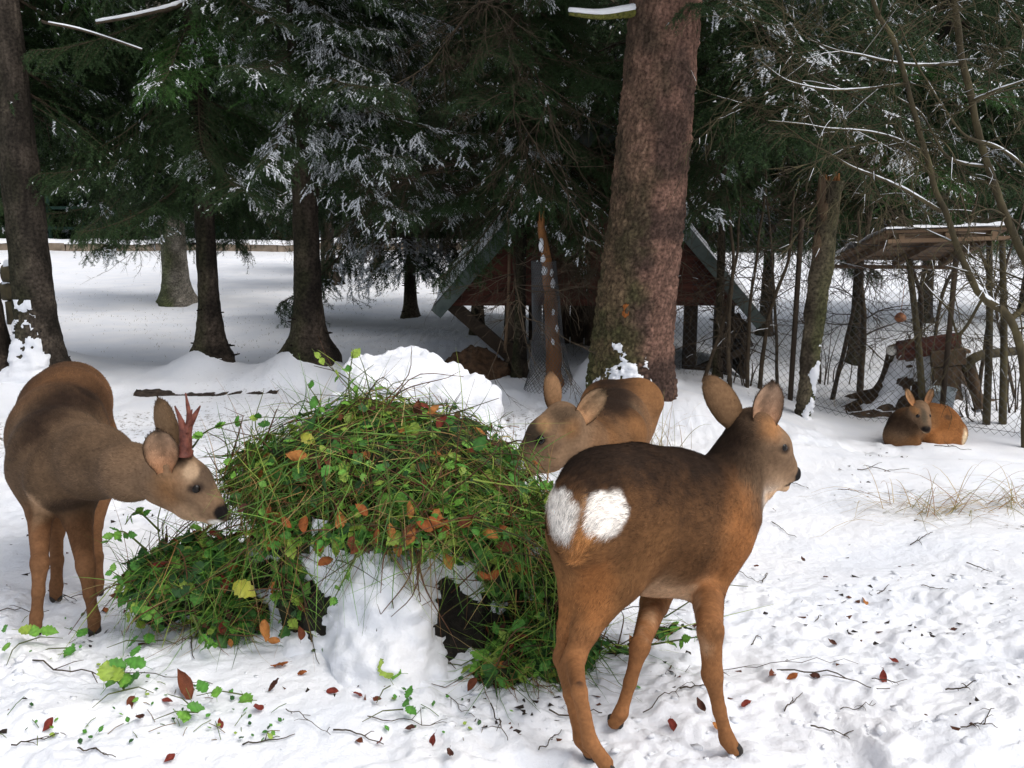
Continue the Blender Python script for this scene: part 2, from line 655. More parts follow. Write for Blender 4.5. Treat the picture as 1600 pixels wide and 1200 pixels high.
def nets(D, lo, h):
    """surface nets: the zero surface of a field on a grid, as quads"""
    s = D < 0
    c = np.zeros(np.array(D.shape) - 1, dtype=np.int8)
    for dx in (0, 1):
        for dy in (0, 1):
            for dz in (0, 1):
                c += s[dx:dx + c.shape[0], dy:dy + c.shape[1], dz:dz + c.shape[2]]
    cells = np.argwhere((c > 0) & (c < 8))
    idx = np.full(c.shape, -1, dtype=np.int64)
    idx[tuple(cells.T)] = np.arange(len(cells))
    acc = np.zeros((len(cells), 3))
    cnt = np.zeros(len(cells))
    cor = [np.array(q) for q in ((0, 0, 0), (1, 0, 0), (0, 1, 0), (1, 1, 0), (0, 0, 1), (1, 0, 1), (0, 1, 1), (1, 1, 1))]
    for i in range(8):
        for a in range(3):
            if cor[i][a]:
                continue
            q0, q1 = cor[i], cor[i] + np.eye(3, dtype=int)[a]
            d0, d1 = D[tuple((cells + q0).T)], D[tuple((cells + q1).T)]
            m = (d0 < 0) != (d1 < 0)
            t = d0[m] / (d0[m] - d1[m])
            acc[m] += q0 + t[:, None] * (q1 - q0)
            cnt[m] += 1
    V = lo + h * (cells + acc / np.maximum(cnt, 1)[:, None])
    Q = []
    for a in range(3):
        b, e = (a + 1) % 3, (a + 2) % 3
        s0 = np.take(s, range(0, s.shape[a] - 1), a)
        s1 = np.take(s, range(1, s.shape[a]), a)
        ed = np.argwhere(s0 != s1)
        ok = (ed[:, b] > 0) & (ed[:, e] > 0) & (ed[:, b] < s.shape[b] - 1) & (ed[:, e] < s.shape[e] - 1)
        ed = ed[ok]
        eb, ee = np.eye(3, dtype=int)[b], np.eye(3, dtype=int)[e]
        q = np.stack([idx[tuple((ed - eb - ee).T)], idx[tuple((ed - ee).T)], idx[tuple(ed.T)], idx[tuple((ed - eb).T)]], -1)
        fl = ~s0[tuple(ed.T)]
        q[fl] = q[fl][:, ::-1]
        Q.append(q)
    return V, np.concatenate(Q)
# ------------------------------------------------------------------ snow, bark, needles
def make_snow(name, dirt=False):
    m, nt, b = mat_new(name)
    f = noise_node(nt, 3.0, 3)
    c = ramp(nt, f, [(0.3, (0.80, 0.83, 0.89)), (0.7, (0.90, 0.91, 0.94))])
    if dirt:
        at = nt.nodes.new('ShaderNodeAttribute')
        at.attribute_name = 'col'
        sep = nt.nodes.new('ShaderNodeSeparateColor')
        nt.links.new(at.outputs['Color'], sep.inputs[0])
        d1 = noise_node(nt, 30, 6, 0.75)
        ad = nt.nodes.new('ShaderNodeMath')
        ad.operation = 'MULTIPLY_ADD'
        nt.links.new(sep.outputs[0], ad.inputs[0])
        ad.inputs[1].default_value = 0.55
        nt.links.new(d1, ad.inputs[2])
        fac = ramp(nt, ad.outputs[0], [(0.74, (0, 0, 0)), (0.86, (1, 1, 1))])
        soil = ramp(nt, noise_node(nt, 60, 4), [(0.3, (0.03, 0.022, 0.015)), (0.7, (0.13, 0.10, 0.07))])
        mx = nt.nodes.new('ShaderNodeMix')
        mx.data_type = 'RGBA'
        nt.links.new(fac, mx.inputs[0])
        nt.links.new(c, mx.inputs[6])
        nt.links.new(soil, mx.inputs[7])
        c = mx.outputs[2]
    nt.links.new(c, b.inputs['Base Color'])
    b.inputs['Roughness'].default_value = 0.75
    b.inputs['Specular IOR Level'].default_value = 0.25
    h = noise_node(nt, 75, 6, 0.7)
    bump(nt, b, h, 0.55, 0.012)
    return m


SNOW = make_snow('snow')
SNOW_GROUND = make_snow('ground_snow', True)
SNOW_B = mat_plain('bough_snow', (0.80, 0.83, 0.88), 0.9, 0.2)
NEEDLE = mat_attr('needles', 0.6, 0.25)
BARK = mat_attr('bark', 0.9, 0.15, 60, 0.6)
_nt = BARK.node_tree
bump(_nt, _nt.nodes['Principled BSDF'], noise_node(_nt, 70, 6, 0.7, stretch=(1, 1, 0.45)), 0.9, 0.012)
TWIG = mat_noise('twig_bark', [(0.3, (0.028, 0.020, 0.013)), (0.7, (0.085, 0.062, 0.038))], 25, 0.85, 0)
STEM = mat_noise('stem_bark', [(0.3, (0.03, 0.024, 0.014)), (0.55, (0.07, 0.056, 0.028)), (0.75, (0.12, 0.105, 0.05))], 14, 0.85, 0.5, 0.006, stretch=(1, 1, 0.3))


def worley(p, seed=0):
    p = np.asarray(p, float)
    i = np.floor(p).astype(np.int64)
    best = np.full(len(p), 9.0)
    sec = np.full(len(p), 9.0)
    cid = np.zeros(len(p))
    for dx in (-1, 0, 1):
        for dy in (-1, 0, 1):
            for dz in (-1, 0, 1):
                c = i + (dx, dy, dz)
                h = ((c[:, 0] * 73856093) ^ (c[:, 1] * 19349663) ^ (c[:, 2] * 83492791) ^ (seed * 7919)) & 0xFFFFFFFF
                r = []
                for k in range(4):
                    h = (h * 1664525 + 1013904223) & 0xFFFFFFFF
                    r.append(((h >> 8) & 0xFFFF) / 65535.0)
                q = c + np.stack(r[:3], 1)
                d = np.linalg.norm(p - q, axis=1)
                nb = d < best
                sec = np.where(nb, best, np.minimum(sec, d))
                cid = np.where(nb, r[3], cid)
                best = np.where(nb, d, best)
    return best, sec, cid


def grid_faces(n, m, wrap=True):
    i = np.arange(n - 1)[:, None] * m
    j = np.arange(m if wrap else m - 1)[None]
    k = (j + 1) % m
    return np.stack([i + j, i + k, i + m + k, i + m + j], -1).reshape(-1, 4)


def trunk(parent, pts, rad, sides=40, rings=90, c1=(0.07, 0.05, 0.035), c2=(0.16, 0.11, 0.08), moss=0.0, plate=0.006, cell=0.035, seed=0,
          lobes=0.25, name='trunk', snow=None, lump=1.2, knots=0, mossdir=(-1, -.5)):
    """pts, rad: control points (base first). snow = (height, angle, spread, amount): snow plastered on the base"""
    t = np.linspace(0, 1, rings) ** 1.5 if rings > 60 else np.linspace(0, 1, rings)
    c = curve(pts, 400)
    tt = np.linspace(0, 1, 400)
    C = np.stack([np.interp(t, tt, c[:, k]) for k in range(3)], 1)
    R = np.interp(t, np.linspace(0, 1, len(rad)), rad)
    a = np.arange(sides) * 2 * math.pi / sides
    D = np.stack([np.cos(a), np.sin(a), 0 * a], 1)
    hgt = (C[:, 2] - C[0, 2])[:, None]
    lob = 1 + lobes * np.exp(-hgt / 0.18) * (np.sin(3 * a + seed)[None] * 0.6 + 0.5 * np.sin(5 * a + 2 * seed + 1)[None])
    Rr = R[:, None] * lob
    V = C[:, None] + D[None] * Rr[..., None]
    q = V.reshape(-1, 3) / np.array([cell, cell, cell * 1.7]) + seed * 13.1
    q = q + 0.35 * np.stack([vnoise(q * 0.7, 61), vnoise(q * 0.7, 62), vnoise(q * 0.7, 63)], 1)
    b0, s0, cid = worley(q, seed)
    e = np.clip((s0 - b0) * 2.2, 0, 1)
    disp = plate * (e - 0.5) * (0.5 + cid) + plate * lump * fbm(V.reshape(-1, 3) * 9, 2, seed)
    V = V + D[None] * disp.reshape(rings, sides, 1)
    g = (0.25 + 0.75 * np.clip(e + 0.3 * (cid - 0.5), 0, 1))
    n2 = smooth(-0.5, 0.6, fbm(V.reshape(-1, 3) * 6, 3, seed + 9))
    col = (np.asarray(c1) * (1 - n2[:, None]) + np.asarray(c2) * n2[:, None]) * (0.55 + 0.65 * g[:, None]) * (0.8 + 0.4 * cid[:, None])
    if moss:
        md = nrm(A(*mossdir, 0))
        facing = (np.tile(D, (rings, 1)) @ md)
        hh = np.repeat(hgt[:, 0], sides)
        mk = smooth(-0.1, 0.7, facing + 0.4 * fbm(V.reshape(-1, 3) * 8, 3, 77)) * moss * np.exp(-hh / 1.1)
        col = col * (1 - mk[:, None]) + A(0.055, 0.075, 0.018) * (0.6 + 0.8 * e[:, None]) * mk[:, None]
    mb = MB()
    mb.add(V.reshape(-1, 3), grid_faces(rings, sides), 0, col)
    if knots:
        rr = np.random.default_rng(seed + 5)
        for _ in range(knots):
            k = rr.integers(2, max(4, rings - 4))
            ang = rr.uniform(0, 6.28)
            dd = A(math.cos(ang), math.sin(ang), rr.uniform(-.1, .3))
            p0 = C[k] + dd * R[k] * 0.9
            tube(mb, [p0, p0 + nrm(dd) * rr.uniform(.015, .05)], [.008, .004], 5, 0, c1)
    o = mb.build(name, BARK, parent, True, True)
    if snow:
        hmax, ang0, spread, amt = snow
        k = max(4, int((C[:, 2] - C[0, 2] < hmax).sum()))
        ang = np.abs((a - ang0 + math.pi) % (2 * math.pi) - math.pi)
        m = (1.15 * amt - (ang / spread) ** 2)[None] - (hgt[:k] / hmax) ** 0.8 * 1.45 * amt + 0.85 * fbm(V[:k].reshape(-1, 3) * 15, 4, seed + 31, .65).reshape(k, sides)
        Vs = V[:k] + D[None] * (np.clip(m, 0, 1.2) * 0.028 + 0.001)[..., None] - D[None] * (np.where(m < 0, 0.012, 0))[..., None]
        Fq = grid_faces(k, sides)
        Fq = Fq[(m.reshape(-1)[Fq] > -0.12).sum(1) >= 3]
        if len(Fq):
            sb = MB()
            sb.add(Vs.reshape(-1, 3), Fq)
            sb.build('snow', SNOW, parent)
    return o


# ------------------------------------------------------------------ spruce boughs
def needles(mb, segs, r, step, L, Wd, cols, up_bias=0.2, snow=0.0, snow_seed=0, snow_w=0.009):
    """segs: list of polylines (k,3). thin blades on both sides of every twig"""
    X, D = [], []
    for s in segs:
        s = np.asarray(s)
        d = np.linalg.norm(np.diff(s, axis=0), axis=1)
        cum = np.concatenate([[0], np.cumsum(d)])
        t = np.arange(0, cum[-1], step) + r.uniform(0, step)
        t = t[t < cum[-1]]
        if len(t) == 0:
            continue
        x = np.stack([np.interp(t, cum, s[:, k]) for k in range(3)], 1)
        i = np.clip(np.searchsorted(cum, t) - 1, 0, len(d) - 1)
        X.append(x)
        D.append(nrm(np.diff(s, axis=0))[i])
    X, D = np.concatenate(X), np.concatenate(D)
    for sg in (0, 1):
        n = len(X)
        q = r.normal(size=(n, 3)) + A(0, 0, up_bias)
        q = nrm(q - D * (q * D).sum(1)[:, None])
        d = nrm(D * r.uniform(0.5, 1.1, n)[:, None] + q)
        sd = nrm(np.cross(d, r.normal(size=(n, 3))))
        base = np.asarray(cols[0]) + (np.asarray(cols[1]) - np.asarray(cols[0])) * r.random((n, 1))
        blades(mb, X, d, sd, L * r.uniform(0.7, 1.2, n), Wd, 0, base)
    if snow > 0:
        m = (fbm(X * 6.5 + snow_seed * 9.7, 2, snow_seed) * 0.9 + r.normal(size=len(X)) * 0.16) > (0.80 - snow)
        Xs, Ds = X[m], D[m]
        n = len(Xs)
        sd = nrm(np.cross(Ds, A(0, 0, 1)) + 0.25 * r.normal(size=(n, 3)))
        d = nrm(Ds * 0.8 + sd * r.choice([-1, 1], n)[:, None] * r.uniform(.1, .9, n)[:, None] + 0.15 * r.normal(size=(n, 3)))
        s2 = nrm(np.cross(d, A(0, 0, 1)) + 0.2 * r.normal(size=(n, 3)))
        blades(mb, Xs + A(0, 0, 0.007) - d * .008, d, s2, r.uniform(.020, .036, n), snow_w * 1.5 * r.uniform(.6, 1.5, n), 1)


def bough(seed, snow, L=1.7, cols=((0.012, 0.030, 0.010), (0.042, 0.080, 0.024)), step=0.0085, droop=0.35):
    r = np.random.default_rng(seed)
    n = 24
    x = np.linspace(0, 1, n)
    spine = np.stack([x * L, 0.06 * L * np.sin(x * 3 + r.uniform(0, 6)) * x, L * (-droop * x ** 1.2 + 0.20 * x ** 3)], 1)
    mb = MB()
    tube(mb, spine, np.linspace(0.013, 0.003, n), 5, 2)
    segs = [spine[int(n * .25):]]
    for i in range(46):
        u = 0.10 + 0.9 * (i + r.random()) / 46
        sg = 1 if i % 2 else -1
        p0 = np.array([np.interp(u, x, spine[:, k]) for k in range(3)])
        l = L * (0.30 * (1 - u) ** 0.6 + 0.07) * r.uniform(0.6, 1.15)
        az = sg * math.radians(r.uniform(38, 72))
        t = np.linspace(0, 1, 8)[:, None]
        d0 = A(math.cos(az), math.sin(az), r.uniform(-.35, .05))
        s = p0 + d0 * l * t + A(0, 0, -0.45 * l) * t ** 2 * r.uniform(.3, 1.2) + A(.2 * l, 0, 0) * t ** 2
        tube(mb, s, np.linspace(0.004, 0.0015, 8), 3, 2, cap=False)
        segs.append(s)
        for k in range(int(4 + l * 16)):
            v = r.uniform(.12, 1)
            q0 = np.array([np.interp(v, t[:, 0], s[:, c]) for c in range(3)])
            l2 = (0.05 + 0.28 * l * (1 - .6 * v)) * r.uniform(.6, 1.3)
            a2 = az + r.choice([-1, 1]) * math.radians(r.uniform(25, 65))
            d2 = A(math.cos(a2), math.sin(a2), r.uniform(-.9, -.05))
            tt = np.linspace(0, 1, 4)[:, None]
            segs.append(q0 + d2 * l2 * tt + A(0, 0, -.35 * l2) * tt ** 2)
    needles(mb, segs, r, step, 0.027, 0.0058, cols, snow=snow, snow_seed=seed)
    return mb.mesh('bough', [NEEDLE, SNOW_B, TWIG], False, True)


def dead_branch(seed, L=1.5, snow=0.0):
    r = np.random.default_rng(seed)
    mb = MB()

    def grow(p, d, l, rad, lev):
        k = 8 if lev < 2 else 5
        pts = [p]
        for i in range(k):
            d = nrm(d + 0.16 * r.normal(size=3) + A(0, 0, -.05 if i < k * .6 else .06))
            pts.append(pts[-1] + d * l / k)
        pts = np.array(pts)
        tube(mb, pts, np.linspace(rad, rad * .35, k + 1), 4 if lev == 0 else 3, 0, cap=False)
        if snow and rad > .003 and r.random() < snow:
            tube(mb, pts[1:-1] + A(0, 0, rad * .9), rad * r.uniform(.7, 1.3), 4, 1)
        if lev < 3:
            for i in range([13, 6, 3][lev]):
                j = r.integers(1, k)
                q = r.normal(size=3)
                grow(pts[j], nrm(nrm(pts[j + 1] - pts[j]) * .9 + nrm(q) * .75 + A(0, 0, -.1)), l * r.uniform(.25, .5), max(rad * .45, .0013), lev + 1)
    grow(A(0, 0, 0), A(1, 0, -.12), L, .0085, 0)
    return mb.mesh('dead_branch', [TWIG, SNOW_B], True)


BOUGHS = {'dark': [bough(s, 0.0) for s in (1, 2)] + [bough(12, 0.12)], 'light': [bough(s, 0.26) for s in (3, 4, 5)],
          'heavy': [bough(s, 0.52) for s in (6, 7, 8)],
          'green': [bough(s, 0.30, cols=((0.022, 0.06, 0.012), (0.06, 0.15, 0.03))) for s in (9, 10)]}
DEAD = [dead_branch(s) for s in (1, 2, 3)] + [dead_branch(4)]


def crown(parent, axis, r, n, z0, z1, Ls, mix, dead=0, az=None, tilt=(-5, 22), dz=(None, None)):
    """boughs set round the trunk (axis: function of height -> point); every bough an object of its own"""
    c = bpy.data.objects.new('crown', None)
    COL.objects.link(c)
    c.parent = parent
    keys, w = list(mix.keys()), np.array(list(mix.values()), float)
    for i in range(n):
        z = z0 + (z1 - z0) * (i + r.random()) / n
        p = axis(z)
        a = r.uniform(0, 6.283) if az is None else math.radians(r.uniform(*az))
        k = keys[r.choice(len(keys), p=w / w.sum())]
        me = BOUGHS[k][r.integers(len(BOUGHS[k]))]
        s = r.uniform(*Ls) / 1.7
        o = obj('bough', me, c, p, (r.uniform(-.3, .3), math.radians(r.uniform(*tilt)), a), (s, s * r.uniform(.85, 1.15), s * r.uniform(.85, 1.15)))
    for i in range(dead):
        z = r.uniform(dz[0] if dz[0] is not None else z0 * .6, dz[1] if dz[1] is not None else z0 + .6)
        me = DEAD[r.integers(len(DEAD))]
        s = r.uniform(.6, 1.1)
        obj('dead_branch', me, c, axis(z), (r.uniform(-.5, .5), math.radians(r.uniform(0, 30)), r.uniform(0, 6.283) if az is None else math.radians(r.uniform(*az))), s)
    return c


def spruce(label, base, dia, seed, z0, z1, n, Ls=(1.2, 2.0), mix=None, dead=0, lean=(0, 0), height=9.0, az=None, tilt=(-5, 22), flare=1.7,
           snow=None, moss=0.25, group=None, sides=28, rings=70, c1=(0.022, 0.017, 0.013), c2=(0.058, 0.044, 0.033), cell=0.03, plate=0.004, dz=(None, None), name='spruce_tree'):
    r = np.random.default_rng(seed)
    base = np.asarray(base, float)
    t = thing(name, label, 'tree', base, group)
    rd = dia / 2
    top = A(lean[0], lean[1], height)
    pts = [A(0, 0, -.12), top * .03, top * .1, top * .35, top]
    zz = np.array([p[2] for p in pts])
    axis = lambda z: A(np.interp(z - base[2], zz, [p[0] for p in pts]), np.interp(z - base[2], zz, [p[1] for p in pts]), z - base[2])
    # radius along the curve parameter
    tr = np.linspace(0, 1, 40)
    hz = curve(pts, 400)[:, 2]
    hz = np.interp(tr, np.linspace(0, 1, 400), hz)
    rad = rd * (1 - .75 * np.clip(hz / height, 0, 1)) * (1 + (flare - 1) * np.exp(-np.clip(hz, 0, 9) / .13))
    trunk(t, pts, rad, sides, rings, c1, c2, moss, plate, cell, seed, snow=snow, knots=22)
    if n or dead:
        crown(t, axis, r, n, z0, z1, Ls, mix or {'dark': 1}, dead, az, tilt, dz)
    return t
# ------------------------------------------------------------------ where the trees stand
def GP(px, py, dz=0.0):
    q = G(px, py)
    q[2] = float(ground(q[0], q[1], False))
    return q


def at_depth(px, Y):
    """on the ground, Y metres ahead, in the direction of a picture column near the horizon"""
    x = (px - 800) / F_PX * Y * 1.0
    return A(x, Y, float(ground(x, Y, False)))


def bank(px, py, h, rad):
    d = ray(px, py)
    q = G(px, py)
    BUMPS.append((q[0], q[1], h, rad))


# snow banked round the trunks
bank(52, 572, .16, .42)
BUMPS.append((P(324, 578, 6.95)[0], 6.9, .15, .26))
BUMPS.append((P(468, 580, 6.9)[0], 6.86, .17, .30))
bank(965, 612, .36, .34)
bank(1040, 640, .10, .45)
bank(0, 575, .08, .35)
bank(1430, 708, .035, .28)
bank(1500, 706, .03, .24)

def foot(px, py, Y):
    x = P(px, py, Y)[0]
    return A(x, Y, float(ground(x, Y, False)) - .05)


TB = {'t1': GP(-12, 566), 't2': GP(66, 580), 't3': foot(333, 578, 6.95), 't4': foot(485, 580, 6.9), 'big': GP(984, 620)}


def px_dia(px, Y):
    return px * Y / F_PX


def forest():
    b = TB['t1']
    spruce('dark spruce trunk standing beside the snow-plastered trunk, cut off by the picture edge', b, px_dia(52, b[1]), 21, 1.7, 3.6, 16, mix={'dark': 2, 'light': 1}, az=(15, 165), lean=(-.25, 0), height=8)
    b = TB['t2']
    spruce('thick spruce trunk with snow plastered up its flared foot beside the roebuck', b, px_dia(64, b[1]), 22, 1.75, 3.6, 24, mix={'dark': 2, 'light': 1}, az=(15, 165), lean=(-.15, 0.1), height=8.5,
           snow=(.62, -1.9, 1.15, 1.45), c1=(.028, .023, .018), c2=(.07, .056, .044), sides=48, rings=110)
    t2 = [o for o in COL.objects if o.get('label', '').startswith('thick spruce trunk')][0]
    for pts, r0 in (([(75, 36), (120, 45), (170, 60), (222, 78)], .009),):
        Yb = b[1] - .25
        pp = curve([P(66, 33, b[1]) - b] + [P(x, y, Yb) - b for x, y in pts], 24)
        mb = MB()
        tube(mb, pp, np.linspace(r0, r0 * .6, 24), 7)
        tube(mb, pp[6:] + A(0, 0, r0 * .7), r0 * np.linspace(.7, .5, 18) * (1 + .25 * vnoise(pp[6:] * 30, 3)), 7, 1)
        mb.build('snowy_branch', [TWIG, SNOW_B], t2)
    b = TB['t3']
    spruce('slim spruce with green-lit boughs hanging low round its dark trunk', b, px_dia(33, b[1]), 23, 1.20, 3.2, 46, (.6, 1.1), {'dark': 4, 'light': 1, 'green': 1.3}, lean=(.02, 0.1), height=8,
           tilt=(5, 32), snow=(.16, -1.3, .7, 1.3), flare=2.3)
    t3 = [o for o in COL.objects if o.get('label', '').startswith('slim spruce with green-lit')][0]
    pp = curve([P(332, -40, b[1]) - b, P(290, 2, b[1] - .3) - b, P(225, 22, b[1] - .5) - b, P(150, 36, b[1] - .7) - b], 24)
    mb = MB()
    tube(mb, pp, np.linspace(.018, .008, 24), 7)
    tube(mb, pp[4:] + A(0, 0, .012), np.linspace(.016, .009, 20) * (1 + .25 * vnoise(pp[4:] * 30, 3)), 7, 1)
    mb.build('snowy_branch', [TWIG, SNOW_B], t3)
    b = TB['t4']
    spruce('spruce with heavily snowed feathery boughs above a dark trunk', b, px_dia(44, b[1]), 24, 1.55, 3.2, 36, (.7, 1.3), {'heavy': 3, 'light': 1}, az=(-115, 85), lean=(.08, 0.1), height=8.5,
           tilt=(0, 26), snow=(.18, -2.6, .9, 1.3), flare=2.2)
    # the great trunk
    b = TB['big']
    t = thing('spruce_tree', 'massive spruce trunk with reddish scaly bark and mossy foot by the shelter', 'tree', b)
    pts = [A(0, 0, -.15), A(0, 0, .1), A(.02, 0, .5), A(.09, .02, 1.3), A(.2, .1, 3), A(.5, .3, 8)]
    d0 = px_dia(117, b[1]) / 2
    hz = np.interp(np.linspace(0, 1, 40), np.linspace(0, 1, 400), curve(pts, 400)[:, 2])
    rad = d0 * np.interp(hz, [-.2, .0, .15, .4, 1.2, 3, 8], [1.36, 1.26, 1.16, 1.07, .98, .84, .6])
    trunk(t, pts, rad, 150, 330, (0.075, 0.046, 0.036), (0.18, 0.102, 0.076), 0.75, 0.013, 0.030, 8, lobes=.2, lump=.45, snow=(.50, -1.85, .85, 1.75), mossdir=(-1, -.25))
    ax = lambda z: A(np.interp(z - b[2], [0, 1.3, 3, 8], [0, .09, .2, .5]), .05, z - b[2])
    r = np.random.default_rng(5)
    crown(t, ax, r, 14, 2.9, 5.5, (1.4, 2.2), {'dark': 2, 'light': 1})
    # snowy stub high on the trunk
    mb = MB()
    p = [P(1000, 18, b[1]) - b, P(972, 22, b[1] - .05) - b, P(935, 26, b[1] - .15) - b, P(890, 22, b[1] - .3) - b]
    tube(mb, curve(p, 12), np.linspace(.03, .008, 12), 8, 0, (.12, .12, .03))
    tube(mb, curve([q + A(0, 0, .022) for q in p], 12), np.linspace(.028, .012, 12), 8, 1)
    mb.build('branch_stub', [BARK, SNOW], t, True, True)
    # bark wound low on the trunk
    mb = MB()
    q = P(978, 486, b[1] - d0 * .95) - b
    sphere(mb, q, (.022, .016, .05), 12, 8, 0, (.26, .09, .025), .5, 4, 3)
    mb.build('resin_wound', BARK, t, True, True)

    # the stand behind: labels say how each differs
    rows = [
        # px, Y, dia, z0, n, Ls, mix, dead, label
        (640, 10.5, .12, .80, 60, (1.0, 1.9), {'light': 3, 'heavy': 1.2, 'dark': 2}, 8, 'spruce with snow-dusted boughs hanging over the far stone wall beside the shelter'),
        (745, 8.9, .10, .95, 50, (.8, 1.5), {'light': 2, 'dark': 3, 'heavy': .7}, 14, 'brownish spruce with many dead lower branches just behind the shelter roof'),
        (812, 6.90, .08, .78, 92, (.5, 1.0), {'light': 2, 'dark': 3}, 26, 'slim spruce with a tangle of dead twigs drooping in front of the shelter gable'),
        (905, 9.2, .13, .9, 50, (1.0, 1.8), {'light': 2, 'dark': 3}, 12, 'spruce directly behind the shelter half hidden by the massive trunk'),
        (1128, 7.0, .05, 1.3, 44, (.9, 1.5), {'light': 2, 'dark': 3}, 10, 'thin spruce in front of the roof slope nearest the wire fence'),
        (1200, 9.8, .11, .75, 54, (1.0, 1.8), {'dark': 3, 'light': 2}, 14, 'spruce with grey-green boughs behind the wire fence near the shelter'),
        (1345, 8.8, .09, .85, 50, (.8, 1.4), {'dark': 2, 'light': 2, 'green': 1.6}, 12, 'spruce with low boughs hanging behind the lean-to roof'),
        (1450, 10.4, .13, .9, 54, (1.0, 1.9), {'dark': 3, 'light': 2}, 12, 'spruce standing behind the bare crooked fruit tree'),
        (1610, 11.0, .13, .9, 46, (1.0, 1.9), {'dark': 3, 'light': 2}, 8, 'spruce at the end of the stand past the crooked fruit tree'),
    ]
    for i, (px, Y, dia, z0, n, Ls, mix, dead, lab) in enumerate(rows):
        spruce(lab, at_depth(px, Y), dia, 100 + i, z0 + .40, 2.95, int(n * .72), Ls, mix, dead, lean=(rng.uniform(-.1, .1), .1), height=7, tilt=(8, 38), sides=18, rings=40,
               group='spruces of the stand', dz=(z0 * .7, 2.6))
    # spruces beyond the field and its wall
    far = [(20, 29), (95, 31), (170, 27.5), (240, 33), (310, 28), (385, 32), (450, 27.5), (520, 31), (590, 28), (660, 33), (730, 28), (800, 31), (870, 28), (950, 32), (1020, 28),
           (1090, 31), (1160, 27.5), (1235, 32), (1310, 28), (1390, 31), (1470, 28), (1550, 32), (1620, 28), (-50, 28)]
    for i, (px, Y) in enumerate(far):
        spruce('dark spruce standing beyond the snow field and its low wall', at_depth(px, Y), .3, 200 + i, -.1 + .5 * (i % 3), 7.5, 48, (2.6, 4.2), {'dark': 4, 'light': 1}, 0,
               height=10, tilt=(6, 32), sides=12, rings=24, group='spruces beyond the field')
    # trunks out in the field
    q = GP(277, 472)
    spruce('mossy grey trunk standing in the snow field beneath its almost black boughs', q, px_dia(40, q[1]), 301, 1.35, 3.2, 26, (1.0, 1.7), {'dark': 5, 'light': 1}, 4, height=9, moss=.9,
           c1=(.10, .09, .07), c2=(.2, .18, .15), snow=(.1, -1.9, .8, .8), tilt=(8, 38))
    q = GP(514, 444)
    spruce('thin trunk in the snow field peeping out behind the heavily snowed spruce', q, px_dia(22, q[1]), 302, 1.4, 3.3, 22, (1.0, 1.8), {'dark': 3, 'light': 1.5}, 6, height=8, flare=2.3, tilt=(8, 36))
    q = GP(592, 424)
    spruce('thin trunk in the snow field near the stone wall under snow-dusted boughs', q, px_dia(16, q[1]), 303, 1.15, 3.3, 26, (1.1, 1.9), {'dark': 2, 'light': 2, 'heavy': .6}, 6, height=8, tilt=(8, 36))
    # the wood beyond
    r = np.random.default_rng(77)
    n = 150000
    Y = r.uniform(36, 52, n)
    x = r.uniform(-1, 1, n) * Y * .95
    z = -2.6 + r.random(n) ** .8 * 17
    X = np.stack([x, Y, z], 1)
    ok = fbm(X * .25, 2, 8) > -.55
    X = X[ok]
    n = len(X)
    d = nrm(r.normal(size=(n, 3)) * A(1, .6, .35) + A(0, 0, -.35))
    sd = nrm(np.cross(d, r.normal(size=(n, 3))))
    c = A(.012, .022, .012) + A(.02, .032, .016) * r.random((n, 1)) + (r.random((n, 1)) < .06) * A(.35, .37, .4)
    mb = MB()
    blades(mb, X, d, sd, r.uniform(.4, .9, n), r.uniform(.07, .16, n), 0, c)
    o = mb.build('wood', NEEDLE, None, False, True)
    tag(o, 'dark far-off wood closing the view behind the snow field', 'wood', kind='stuff')


forest()
# ------------------------------------------------------------------ built things in the pen
WOOD_RED = mat_noise('red_brown_boards', [(0.3, (0.03, 0.010, 0.007)), (0.6, (0.085, 0.027, 0.017)), (0.8, (0.13, 0.048, 0.028))], 12, 0.8, 0.5, 0.006, stretch=(0.3, 1, 3))
WOOD_GREY = mat_noise('weathered_boards', [(0.3, (0.09, 0.056, 0.034)), (0.6, (0.18, 0.118, 0.072)), (0.8, (0.25, 0.175, 0.115))], 10, 0.85, 0.5, 0.006, stretch=(0.25, 1.5, 1.5))
WOOD_DARK = mat_noise('dark_timber', [(0.3, (0.02, 0.014, 0.010)), (0.7, (0.06, 0.042, 0.028))], 12, 0.85, 0.5, 0.006, stretch=(1, 1, 0.3))
WOOD_ORANGE = mat_noise('bared_wood', [(0.3, (0.10, 0.045, 0.016)), (0.6, (0.26, 0.11, 0.035)), (0.8, (0.36, 0.18, 0.07))], 9, 0.8, 0.6, 0.006, stretch=(2, 2, 0.3))
ROOFING = mat_noise('roofing_felt', [(0.3, (0.05, 0.066, 0.06)), (0.7, (0.11, 0.135, 0.125))], 9, 0.85, 0.3)
STONE = mat_noise('wall_stone', [(0.3, (0.14, 0.11, 0.08)), (0.7, (0.30, 0.24, 0.18))], 5, 0.9, 0.6, 0.02)
SOIL = mat_noise('soil', [(0.3, (0.03, 0.018, 0.010)), (0.6, (0.10, 0.055, 0.030)), (0.8, (0.16, 0.10, 0.06))], 22, 0.95, 0.9, 0.02)
WIRE = mat_plain('wire', (0.10, 0.105, 0.11), 0.5, 0.5, 0.6)
ZINC = mat_noise('zinc', [(0.35, (0.26, 0.31, 0.34)), (0.65, (0.42, 0.48, 0.52))], 18, 0.45, 0.1, 0.002)
RED_PAINT = mat_noise('red_paint', [(0.3, (0.25, 0.03, 0.02)), (0.7, (0.4, 0.06, 0.035))], 6, 0.6, 0.1)
GREEN_PAINT = mat_noise('green_paint', [(0.3, (0.02, 0.06, 0.045)), (0.7, (0.04, 0.10, 0.075))], 6, 0.6, 0.1)
